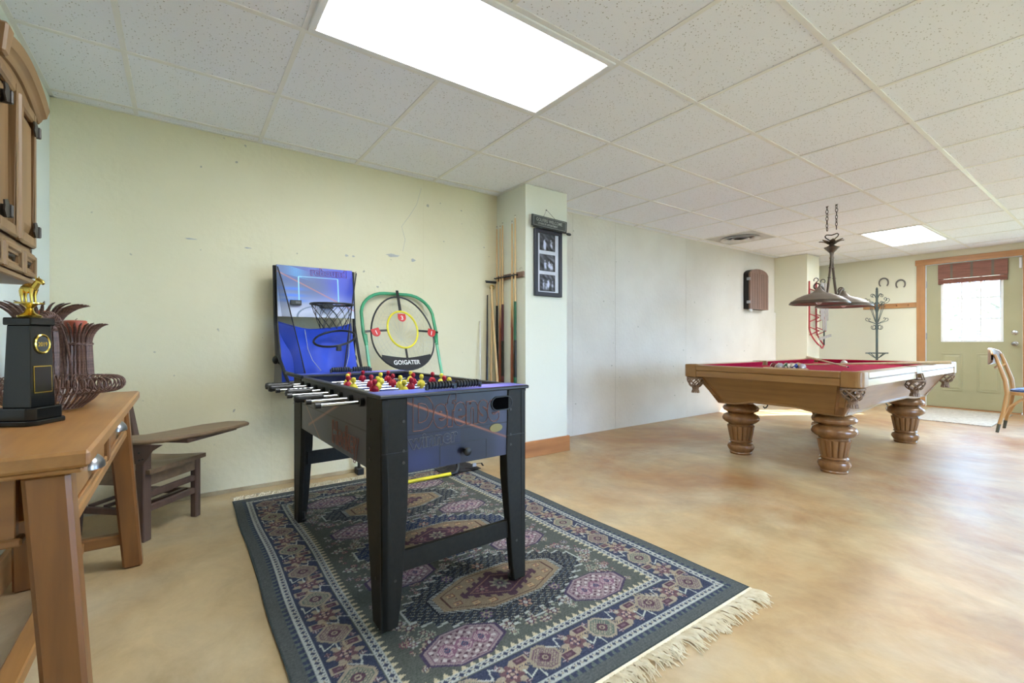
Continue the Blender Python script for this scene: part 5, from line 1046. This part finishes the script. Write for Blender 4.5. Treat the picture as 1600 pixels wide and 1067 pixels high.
m_ = MB(sg); m_.box(0, .398, 0, .098, 0, .012); so = m_.build('board', 'slate', t, W=True, bevel=.003)
ln = MB(sg)
for (a, b, c, d) in ((.018, .38, .010, .0125), (.018, .38, .086, .0885), (.018, .0205, .010, .0885), (.3775, .38, .010, .0885)): ln.box(a, b, c, d, .0118, .0126)
ln.build('chalk_border', 'chalk', so, W=True)
text('lettering', so, 'GOLFERS WELCOME', .040, sg @ Matrix.Translation((.045, .048, .0125)), 'chalk', BASE[t.name], sx=.80, bold=.0005)
text('lettering', so, 'OTHERS BY APPOINTMENT', .024, sg @ Matrix.Translation((.065, .022, .0125)), 'chalk', BASE[t.name], sx=.76, bold=.0004)
a_, b_, c_ = sg @ Vector((.13, .096, .004)), sg @ Vector((.265, .096, .004)), Vector((2.575, fy-.006, 2.122))
MB().tube([a_, c_, b_], .0014, 5).build('hanging_wire', 'wick', t, W=True); MB().cyl(c_, c_+Vector((0, .008, 0)), .004).build('nail', 'iron', t, W=True)
g1, g2 = sg @ Vector((.02, -.006, .006)), sg @ Vector((.40, -.006, .014))
gc_ = MB(); gc_.tube([g1, g2], .005, 8); gc_.ball(sg @ Vector((.415, -.010, .018)), (.03, .012, .013), 12, 8); gc_.build('golf_club', 'black', t, W=True, smooth=True)

# ---------------------------------------------------------------- console table
TZ = .760
t = thing('console_table', 'honey oak console table with splayed legs and two drawers by the left wall', 'console table', (-.36, 1.94, 0)); CT = t
tx0, tx1, ty0, ty1 = -.562, -.150, 1.255, 2.635
MB().box(tx0, tx1, ty0, ty1, TZ-.034, TZ).build('table_top', 'tabley', t, W=True, bevel=.006)
MB().box(tx0+.01, tx1-.012, ty0+.012, ty1-.012, TZ-.046, TZ-.034).build('top_moulding', 'tabley', t, W=True, bevel=.004)
def cleg(sx, sy):
    xo = tx1-.035 if sx > 0 else tx0+.03; yo = ty0+.035 if sy < 0 else ty1-.035; w_, d_ = .072, .07; fx = .048*sx if sx > 0 else .0; fy_ = .035*sy
    x_in = -sx*w_; y_in = -sy*d_
    top = [(xo, yo), (xo+x_in, yo), (xo+x_in, yo+y_in), (xo, yo+y_in)]; bot = [(x+fx, y+fy_) for x, y in [(xo, yo), (xo+x_in*.93, yo), (xo+x_in*.93, yo+y_in*.93), (xo, yo+y_in*.93)]]
    MB().hexa([(*p, 0) for p in bot], [(*p, TZ-.046) for p in top]).build('leg', 'tablez', CT, W=True, bevel=.008)
for sx in (-1, 1):
    for sy in (-1, 1): cleg(sx, sy)
ax = tx1-.045
MB().box(tx0+.03, tx0+.055, ty0+.10, ty1-.10, .575, TZ-.046).build('back_apron', 'tabley', t, W=True)
for y in (ty0+.05, ty1-.075):
    MB().box(tx0+.11, tx1-.115, y, y+.025, .585, TZ-.046).build('end_apron', 'tablex', t, W=True, bevel=.002)
    MB().box(tx0+.10, tx1-.105, y-.006, y+.031, .575, .592).build('apron_bead', 'tablex', t, W=True, bevel=.004)
MB().box(ax-.025, ax+.008, ty0+.095, ty1-.095, .575, .602).build('drawer_rail', 'tabley', t, W=True, bevel=.004)
MB().box(ax-.025, ax+.004, ty0+.095, ty1-.095, TZ-.060, TZ-.046).build('drawer_top_rail', 'tabley', t, W=True)
ym = (ty0+ty1)/2
MB().box(ax-.025, ax+.010, ym-.03, ym+.03, .602, TZ-.060).build('drawer_divider', 'tablez', t, W=True, bevel=.004)
for a, b in ((ty0+.105, ym-.034), (ym+.034, ty1-.105)):
    d_ = MB(); d_.box(ax-.3, ax, a, b, .606, TZ-.064); d_ = d_.build('drawer', 'tabley', t, W=True, bevel=.003)
    MB().box(ax, ax+.007, a+.002, b-.002, .606, .622).build('drawer_bead', 'tabley', d_, W=True, bevel=.002); MB().box(ax, ax+.007, a+.002, b-.002, TZ-.078, TZ-.064).build('drawer_bead', 'tabley', d_, W=True, bevel=.002)
    yc = (a+b)/2
    cp = MB(); N, K = 17, 9; cp.add([(ax+.001+.030*math.sin(u)*math.cos(v), yc-.046*math.cos(u), .648+.036*math.sin(u)*math.sin(v)) for v in np.linspace(0, PI/2, K) for u in np.linspace(.0, PI, N)], [(j*N+i, j*N+i+1, (j+1)*N+i+1, (j+1)*N+i) for j in range(K-1) for i in range(N-1)])
    cp.build('cup_pull', 'pewter', d_, W=True, smooth=True)
for sy in (-1, 1):
    y = ty0+.05 if sy < 0 else ty1-.05; MB().box(tx0+.05, tx1-.02, y-.02+sy*.015, y+.02+sy*.015, .105, .15).build('end_stretcher', 'tablex', t, W=True, bevel=.004)
MB().box(-.375, -.325, ty0+.08, ty1-.06, .108, .147).build('long_stretcher', 'tabley', t, W=True, bevel=.004)

# trophy
t = thing('trophy', 'black tower trophy with gold figure and medallion on the console table', 'trophy', (-.330, 1.755, TZ+.001), R(58)); t.scale = (.82, .82, 1)
def octp(w_, d_, c): return [(-w_+c, -d_), (w_-c, -d_), (w_, -d_+c), (w_, d_-c), (w_-c, d_), (-w_+c, d_), (-w_, d_-c), (-w_, -d_+c)]
MB().prism(octp(.068, .068, .018), 0, .012).build('plinth', 'trophy', t, bevel=.002); MB().prism(octp(.062, .062, .017), .012, .045).build('plinth_step', 'trophy', t, bevel=.003)
tw = MB(); tw.hexa([(-.043, -.043, .045), (.043, -.043, .045), (.043, .043, .045), (-.043, .043, .045)], [(-.036, -.036, .262), (.036, -.036, .262), (.036, .036, .262), (-.036, .036, .262)]); tw.build('tower', 'trophy', t, bevel=.002)
MB().box(-.043, .043, -.043, .043, .262, .282).build('cap', 'trophy', t, bevel=.003)
tf = frame_m((.0, -.0406, .118), (1, 0, 0), (0, .033, 1))
m_ = MB(tf); m_.box(-.031, .031, -.036, .036, 0, .002); pl = m_.build('plaque', 'gold', t); MB(tf).box(-.0285, .0285, -.0335, .0335, .002, .0026).build('plaque_face', 'plaque', pl)
mtf = frame_m((0, -.0376, .212), (1, 0, 0), (0, .033, 1))
md = MB(mtf); md.lathe([(.0, 0), (.026, 0), (.027, .004), (.024, .006), (.021, .004), (0, .004)], n=28); md = md.build('medallion', 'gold', t, smooth=True); MB(mtf).lathe([(0, .0042), (.0205, .0042), (.0205, .0046), (0, .0046)], n=24).build('medallion_face', 'slate', md)
text('lettering', md, '2019', .016, mtf @ Matrix.Translation((-.018, -.006, .005)), 'gold', (0, 0, 0), bold=.0003)
fg = MB(); fg.lathe([(.028, 0), (.03, .006), (.014, .014), (.008, .026), (.02, .036), (.036, .038), (.036, .041), (.0, .042)], (0, 0, .282), 24)
fgo = fg.build('gold_stand', 'gold', t, smooth=True)
an = MB(Matrix.Translation((0, 0, .324)) @ Matrix.Rotation(R(-94), 4, 'Z') @ Matrix.Scale(.82, 4))
an.ball((-.002, 0, .046), (.030, .014, .017), 14, 8)
for x, y in ((-.022, .008), (-.02, -.008), (.016, .008), (.018, -.008)): an.tube([(x, y, .044), (x-.003, y, .022), (x, y, 0)], [.009, .005, .004], 8)
an.tube([(.02, 0, .05), (.032, 0, .064), (.038, 0, .07)], [.012, .010, .009], 8); an.tube([(.034, 0, .072), (.05, 0, .066), (.056, 0, .060)], [.010, .008, .005], 8); an.tube([(.034, .004, .074), (.03, .008, .086)], [.004, .001], 5); an.tube([(.034, -.004, .074), (.03, -.008, .086)], [.004, .001], 5); an.tube([(-.03, 0, .052), (-.038, 0, .038), (-.037, 0, .02)], [.004, .004, .002], 6)
an.build('gold_figure', 'gold', t, smooth=True)

# rattan candle holders and candles
def holder(x, y, label, Rb, Rn, hb, Rl, hl, n, group):
    t = thing('rattan_candle_holder', label, 'candle holder', (x, y, TZ+.001), 0, group)
    cd = MB(); m = 22; pts = []
    for i in range(m+1):
        u = i/m
        if u < .68: q = u/.68; r_ = Rb+(Rn-Rb)*q; z = .004+hb*q
        else: q = (u-.68)/.32; r_ = Rn+(Rl-Rn)*q**1.7; z = .004+hb+(hl-hb)*math.sin(q*1.45)/.993
        pts.append((r_, .0006*math.sin(u*95), z+.0))
    cd.tube(pts, [.0052]*(m-2)+[.0042, .003, .0015], 5); c0 = cd.build('cord', 'rattan', t, smooth=True)
    for k in range(1, n): copy_to(c0, t, rot=(0, random.uniform(-.012, .012), 2*PI*k/n))
    for r_, z in ((Rb+.002, .006), (Rn+.006, hb*.97)):
        bd = MB()
        for ph in (0, PI): bd.tube([((r_+.003*math.cos(9*a+ph))*math.cos(a), (r_+.003*math.cos(9*a+ph))*math.sin(a), z+.004*math.sin(9*a+ph)) for a in np.linspace(0, 2*PI, 73)[:-1]], .0035, 4, closed=True)
        bd.build('braided_band', 'rattan', t, smooth=True)
    MB().lathe([(0, .003), (Rb-.008, .003), (Rb-.008, .007), (0, .007)], n=20).build('base_disc', 'rattan', t)
    MB().lathe([(0, hb*.80), (Rn-.010, hb*.80), (Rn-.008, hb*.83), (0, hb*.83)], n=20).build('candle_cup', 'rattan', t)
    for s_ in range(3): MB().tube([((Rn-.012)*math.cos(s_*2.1), (Rn-.012)*math.sin(s_*2.1), .006), ((Rn-.012)*math.cos(s_*2.1), (Rn-.012)*math.sin(s_*2.1), hb*.80)], .004, 5).build('inner_stay', 'rattan', t)
    return t
def candle(x, y, z0, r_, h_, label):
    t = thing('pillar_candle', label, 'candle', (x, y, z0), 0, 'terracotta pillar candles'); MB().lathe([(0, 0), (r_, 0), (r_, h_-.004), (r_-.004, h_), (r_-.01, h_-.003), (0, h_-.006)], n=28).build('wax', 'candle', t, smooth=True); MB().tube([(0, 0, h_-.008), (.001, 0, h_+.004), (.006, 0, h_+.008)], .0012, 5).build('wick', 'wick', t)
holder(-.348, 2.545, 'shorter rattan candle holder with curled leaves on the table end', .056, .044, .215, .098, .288, 30, 'rattan candle holders')
candle(-.348, 2.545, TZ+.001+.215*.83+.001, .036, .125, 'terracotta pillar candle in the shorter rattan holder')
holder(-.42, 2.36, 'taller rattan candle holder with curled leaves behind the trophy', .062, .050, .27, .135, .352, 34, 'rattan candle holders')
candle(-.42, 2.36, TZ+.001+.27*.83+.001, .040, .105, 'terracotta pillar candle in the taller rattan holder behind the trophy')

# wicker basket with a coiled rim and hoop handle
t = thing('wicker_basket', 'round dark wicker basket with coiled rim and tall hoop handle', 'basket', (-.345, 2.075, TZ+.001))
rb, rt, zr = .078, .140, .062
st = MB().tube([(rb, 0, .004), (rb+.03, 0, .03), (rt-.01, 0, zr-.004)], .003, 5).build('stake', 'rattan', t)
for k in range(1, 44): copy_to(st, t, rot=(0, 0, 2*PI*k/44))
for r_, z in ((rb, .004), (rt-.012, zr-.006), (rb-.03, .004), (rb-.055, .004)): MB().tube([(r_*math.cos(a), r_*math.sin(a), z) for a in np.linspace(0, 2*PI, 41)[:-1]], .0035, 5, closed=True).build('hoop', 'rattan', t, smooth=True)
for k in range(6): MB().tube([(rb*math.cos(PI*k/6), rb*math.sin(PI*k/6), .0035), (-rb*math.cos(PI*k/6), -rb*math.sin(PI*k/6), .0035)], .003, 4).build('base_spoke', 'rattan', t)
cl = MB(); n = 30*58; Rm, rm = .164, .0235; cl.tube([((Rm+rm*math.cos(2*PI*i/30))*math.cos(2*PI*i/n), (Rm+rm*math.cos(2*PI*i/30))*math.sin(2*PI*i/n), zr+.016+rm*math.sin(2*PI*i/30)) for i in range(0, n, 2)], .0026, 5, closed=True); cl.build('coiled_rim', 'rattan', t, smooth=True)
ha = R(82); hd = Vector((math.cos(ha), math.sin(ha), 0)); hn = Vector((-hd.y, hd.x, 0))
for k in range(3):
    o_ = (k-1)*.012; pts = []
    for a in np.linspace(0, PI, 25): pts.append(hd*(.150*math.cos(a)*(1-.0*k))+hn*(o_*(1-.75*math.sin(a)**3)+.006*math.sin(a*2+k))+Vector((0, 0, .05+.255*math.sin(a)**.75)))
    MB().tube(pts, .0036, 6).build('handle_cane', 'rattan', t, smooth=True)
wr = MB(); wr.tube([hd*(.150*math.cos(a))+hn*(.010*math.cos(a*60))+Vector((0, 0, .05+.255*math.sin(a)**.75+.010*math.sin(a*60))) for a in np.linspace(PI/2-.55, PI/2+.55, 90)], .003, 5); wr.build('handle_wrap', 'rattan', t, smooth=True)

# ---------------------------------------------------------------- wall cabinet
CXF = -.435; ccy = 1.885; cy0, cy1 = ccy-.481, ccy+.481; cz0 = 1.192
t = thing('wall_cabinet', 'rustic pine wall cabinet with twin-arched cornice above the console table', 'cabinet', (X0, ccy, cz0)); WC = t
def archz(y, lo=1.80, rise=.062):     # twin arch, one hump over each pair of doors
    q = min(1, abs(y-ccy)/.56); return lo+rise*math.sin(PI*q)**.8
pl = [(cy0, cz0+.012), (cy1, cz0+.012)]+[(y, archz(y)) for y in np.linspace(cy1, cy0, 33)]
MB().prism(pl, X0, CXF-.022, 'x').build('carcass', 'cabz', t, W=True)
MB().box(X0, CXF+.004, cy0-.006, cy1+.006, cz0-.008, cz0+.012).build('bottom_board', 'caby', t, W=True, bevel=.004)
ff = MB(); ff.box(CXF-.022, CXF-.004, cy0, cy1, 1.287, 1.308); ff.box(CXF-.022, CXF-.004, cy0, cy0+.02, cz0+.012, 1.80); ff.box(CXF-.022, CXF-.004, cy1-.02, cy1, cz0+.012, 1.80); ff.box(CXF-.022, CXF-.004, ccy-.015, ccy+.015, 1.308, 1.80); ff.build('face_frame', 'cabz', t, W=True)
tp = [(cy0, 1.775), (cy1, 1.775)]+[(y, archz(y)+.01) for y in np.linspace(cy1, cy0, 33)]; MB().prism(tp, CXF-.022, CXF-.008, 'x').build('arched_header', 'caby', t, W=True)
def panel_door(a, b, z0, z1, deep):
    m_ = MB(); s_ = .030; x0, x1 = CXF-.008, CXF+.012
    for (c, d, e, f_) in ((a, a+s_, z0, z1), (b-s_, b, z0, z1), (a+s_, b-s_, z0, z0+s_*1.3), (a+s_, b-s_, z1-s_*1.3, z1)): m_.box(x0, x1, c, d, e, f_)
    o = m_.build('door', 'cabz', WC, W=True, bevel=.006)
    if deep: MB().box(CXF-.012, CXF-.006, a+s_, b-s_, z0+s_*1.3, z1-s_*1.3).build('inset_panel', 'cabz', o, W=True)
    else: MB().hexa([(CXF-.006, a+s_, z0+s_*1.3), (CXF-.006, b-s_, z0+s_*1.3), (CXF-.006, b-s_, z1-s_*1.3), (CXF-.006, a+s_, z1-s_*1.3)], [(CXF+.007, a+s_+.022, z0+s_*1.3+.03), (CXF+.007, b-s_-.022, z0+s_*1.3+.03), (CXF+.007, b-s_-.022, z1-s_*1.3-.03), (CXF+.007, a+s_+.022, z1-s_*1.3-.03)]).build('raised_panel', 'cabz', o, W=True)
    return o
def hinge(d, y, z, s_):
    pl = [(y, z-.018), (y-s_*.03, z-.026), (y-s_*.05, z-.008), (y-s_*.044, z+.006), (y-s_*.05, z+.022), (y-s_*.02, z+.03), (y, z+.018)]
    MB().prism(pl, CXF+.012, CXF+.016, 'x').build('hinge_plate', 'hinge', d, W=True); MB().box(CXF-.012, CXF+.022, min(y, y+s_*.014), max(y, y+s_*.014), z-.02, z+.02).build('hinge_barrel', 'hinge', d, W=True, bevel=.003)
for sg in (1, -1):
    e1 = sorted((ccy+sg*.018, ccy+sg*.240)); e2 = sorted((ccy+sg*.266, ccy+sg*.464))
    dA = panel_door(*e1, 1.312, 1.805, True); dB = panel_door(*e2, 1.312, 1.795, False)
    for z in (1.375, 1.735): hinge(dB, ccy+sg*.464, z, sg)
    for z in (1.375, 1.72): hinge(dA, ccy+sg*.125, z, sg)
for (a, b) in ((-.47, -.315), (-.30, -.10), (-.085, .085), (.10, .30), (.315, .47)):
    a += ccy; b += ccy
    m_ = MB(); z0, z1 = cz0+.014, 1.285; s_ = .026; x1 = CXF+.012
    for (c, d, e, f_) in ((a, a+s_, z0, z1), (b-s_, b, z0, z1), (a+s_, b-s_, z0, z0+s_*.7), (a+s_, b-s_, z1-s_*.7, z1)): m_.box(CXF-.02, x1, c, d, e, f_)
    m_.box(CXF-.022, CXF-.014, a+s_, b-s_, z0+s_*.7, z1-s_*.7); d_ = m_.build('drawer', 'caby', t, W=True, bevel=.004)
    iy0, iy1, iz0, iz1 = a+s_, b-s_, z0+s_*.7, z1-s_*.7; st_ = MB()
    for k in (0, 1):
        q = .009*(k+1); x_ = CXF+.006-.010*k
        for (c, d, e, f_) in ((iy0+q-.009, iy0+q, iz0, iz1), (iy1-q, iy1-q+.009, iz0, iz1), (iy0, iy1, iz0+q-.009, iz0+q), (iy0, iy1, iz1-q, iz1-q+.009)): st_.box(CXF-.015, x_, c, d, e, f_)
    st_.build('stepped_recess', 'caby', d_, W=True)
    MB().tube([(CXF-.006, iy0+.018, iz1-.016), (CXF+.006, (iy0+iy1)/2, (iz0+iz1)/2+.004), (CXF-.004, iy1-.018, iz0+.014)], [.003, .0055, .003], 8).build('twig_pull', 'hinge', d_, W=True, smooth=True)
cs = [(0, 0), (.012, .002), (.02, .014), (.023, .022), (.034, .028), (.038, .044), (.042, .058), (0, .062)]
cn = MB(); ys_ = np.linspace(ccy-.56, ccy+.56, 57); vs = []
for y in ys_:
    for dx, dz in cs: vs.append((CXF-.012+dx, y, archz(y)-.004+dz))
K = len(cs); N = len(ys_)
cn.add(vs, [(i*K+k, i*K+(k+1) % K, (i+1)*K+(k+1) % K, (i+1)*K+k) for i in range(N-1) for k in range(K)]+[tuple(range(K)), tuple((N-1)*K+k for k in range(K-1, -1, -1))]); cn.build('cornice', 'caby', t, W=True, smooth=True)
MB().hexa([(CXF-.01, ccy-.022, 1.79), (CXF+.036, ccy-.02, 1.79), (CXF+.036, ccy+.02, 1.79), (CXF-.01, ccy+.022, 1.79)], [(CXF-.01, ccy-.034, 1.872), (CXF+.046, ccy-.03, 1.872), (CXF+.046, ccy+.03, 1.872), (CXF-.01, ccy+.034, 1.872)]).build('keystone', 'cabz', t, W=True, bevel=.006)

# ---------------------------------------------------------------- tablet-arm school desk
Fv = Vector((.749, -.663, 0)); Lv = Vector((.663, .749, 0)); A0 = Vector((-.150, 2.885, 0))
t = thing('school_desk', 'old dark wooden school chair with a tablet writing arm by the wall', 'school desk', A0)
mx = frame_m(A0, Fv, Lv)       # x forward, y to the sitter's left, origin at the front right leg
sw, sd = .325, .345
def dk(): return MB(mx)
def dleg(nm, x, y, z1, s_=.036, lean=0, mat='deskz'):
    m_ = dk(); h_ = s_/2; m_.hexa([(x-h_-lean, y-h_, 0), (x+h_-lean, y-h_, 0), (x+h_-lean, y+h_, 0), (x-h_-lean, y+h_, 0)], [(x-h_, y-h_, z1), (x+h_, y-h_, z1), (x+h_, y+h_, z1), (x-h_, y+h_, z1)]); return m_.build(nm, mat, t, W=True, bevel=.004)
dleg('arm_post', 0, 0, .478, .046); dleg('leg', 0, sw, .325); dleg('leg', -sd, 0, .325, .04, .03); dleg('leg', -sd, sw, .325, .04, .03)
for y in (0, sw):
    m_ = dk(); m_.hexa([(-sd-.02, y-.018, .30), (-sd+.02, y-.018, .30), (-sd+.02, y+.018, .30), (-sd-.02, y+.018, .30)], [(-sd-.085, y-.016, .625), (-sd-.055, y-.016, .625), (-sd-.055, y+.016, .625), (-sd-.085, y+.016, .625)]); m_.build('back_post', 'deskz', t, W=True, bevel=.004)
for z0, z1 in ((.565, .61), (.43, .465)):
    o_ = -sd-.02-(z0-.3)*.18; m_ = dk(); m_.box(o_-.012, o_+.012, .012, sw-.012, z0, z1); m_.build('back_rail', 'deskx', t, W=True, bevel=.003)
for y in (.07, .13, .195, .255): o_ = -sd-.05; m_ = dk(); m_.hexa([(o_-.008+.005, y-.012, .46), (o_+.008+.005, y-.012, .46), (o_+.008+.005, y+.012, .46), (o_-.008+.005, y+.012, .46)], [(o_-.03, y-.012, .57), (o_-.014, y-.012, .57), (o_-.014, y+.012, .57), (o_-.03, y+.012, .57)]); m_.build('back_slat', 'deskz', t, W=True)
def seatz(u, v): return .352-.016*math.sin(PI*min(1, max(0, u*1.05)))*(1-.25*math.cos(v*4*PI))-.012*(1-u)+.006*math.sin(u*PI)
m_ = dk()
m_.grid(lambda u, v: (-sd-.01+(sd+.055)*u, -.012+(sw+.034)*v, seatz(u, v)), 12, 10); m_.grid(lambda u, v: (-sd-.01+(sd+.055)*u, -.012+(sw+.034)*v, seatz(u, v)-.022), 12, 10)
for q in (0, 1): m_.grid(lambda u, v: (-sd-.01+(sd+.055)*u, -.012+(sw+.034)*q, seatz(u, q)-.022*v), 12, 1); m_.grid(lambda u, v: (-sd-.01+(sd+.055)*q, -.012+(sw+.034)*u, seatz(q, u)-.022*v), 10, 1)
m_.build('seat', 'deskx', t, W=True, smooth=True)
for (a, b, c, d) in ((-.012, .012, .02, sw-.016), (-sd-.012, -sd+.012, .02, sw-.016)): m_ = dk(); m_.box(a, b, c, d, .265, .328); m_.build('seat_apron', 'deskx', t, W=True, bevel=.003)
for y in (0, sw): m_ = dk(); m_.box(-sd+.016, -.016, y-.011, y+.011, .27, .325); m_.build('side_apron', 'deskx', t, W=True, bevel=.003)
for z in (.205, .135): m_ = dk(); m_.box(-.012, .012, .02, sw-.016, z, z+.03); m_.build('front_rail', 'deskz', t, W=True, bevel=.003)
for y in (0, sw): m_ = dk(); m_.box(-sd+.012, -.014, y-.011, y+.011, .125, .157); m_.build('side_stretcher', 'deskz', t, W=True, bevel=.003)
for k in range(4): x = -sd+.04+.085*k; m_ = dk(); m_.box(x-.012, x+.012, .012, sw-.012, .15, .163); m_.build('book_rack_slat', 'deskz', t, W=True, bevel=.002)
# tablet: rounded board running forward-left from the arm post
tb = [(-.34, -.045), (-.15, -.055), (.02, -.05), (.10, .0), (.17, .16), (.21, .40), (.20, .50), (.15, .535), (.05, .52), (-.02, .40), (-.05, .25), (-.09, .10), (-.20, .045), (-.34, .03)]
m_ = dk(); m_.prism(tb, .482, .502); m_.build('writing_tablet', 'deskx', t, W=True, bevel=.007)
m_ = dk(); m_.prism([(-.02, .47), (-.02, .40), (.02, .385), (.05, .42), (.08, .455), (.13, .482), (-.02, .482)] and [(x, z) for x, z in ((-.024, .482), (-.024, .385), (.03, .385), (.05, .41), (.075, .45), (.13, .482))], -.034, -.023, 'y'); br_ = m_.build('arm_bracket', 'deskz', t, W=True, bevel=.003)
for x, z in ((.01, .44), (.012, .405), (.03, .41)): m_ = dk(); m_.cyl((x, -.034, z), (x, -.037, z), .004, .004, 8); m_.build('bolt', 'iron', br_, W=True)
m_ = dk(); m_.box(.02, .15, .10, .46, .462, .482); m_.build('tablet_batten', 'deskz', t, W=True, bevel=.003)
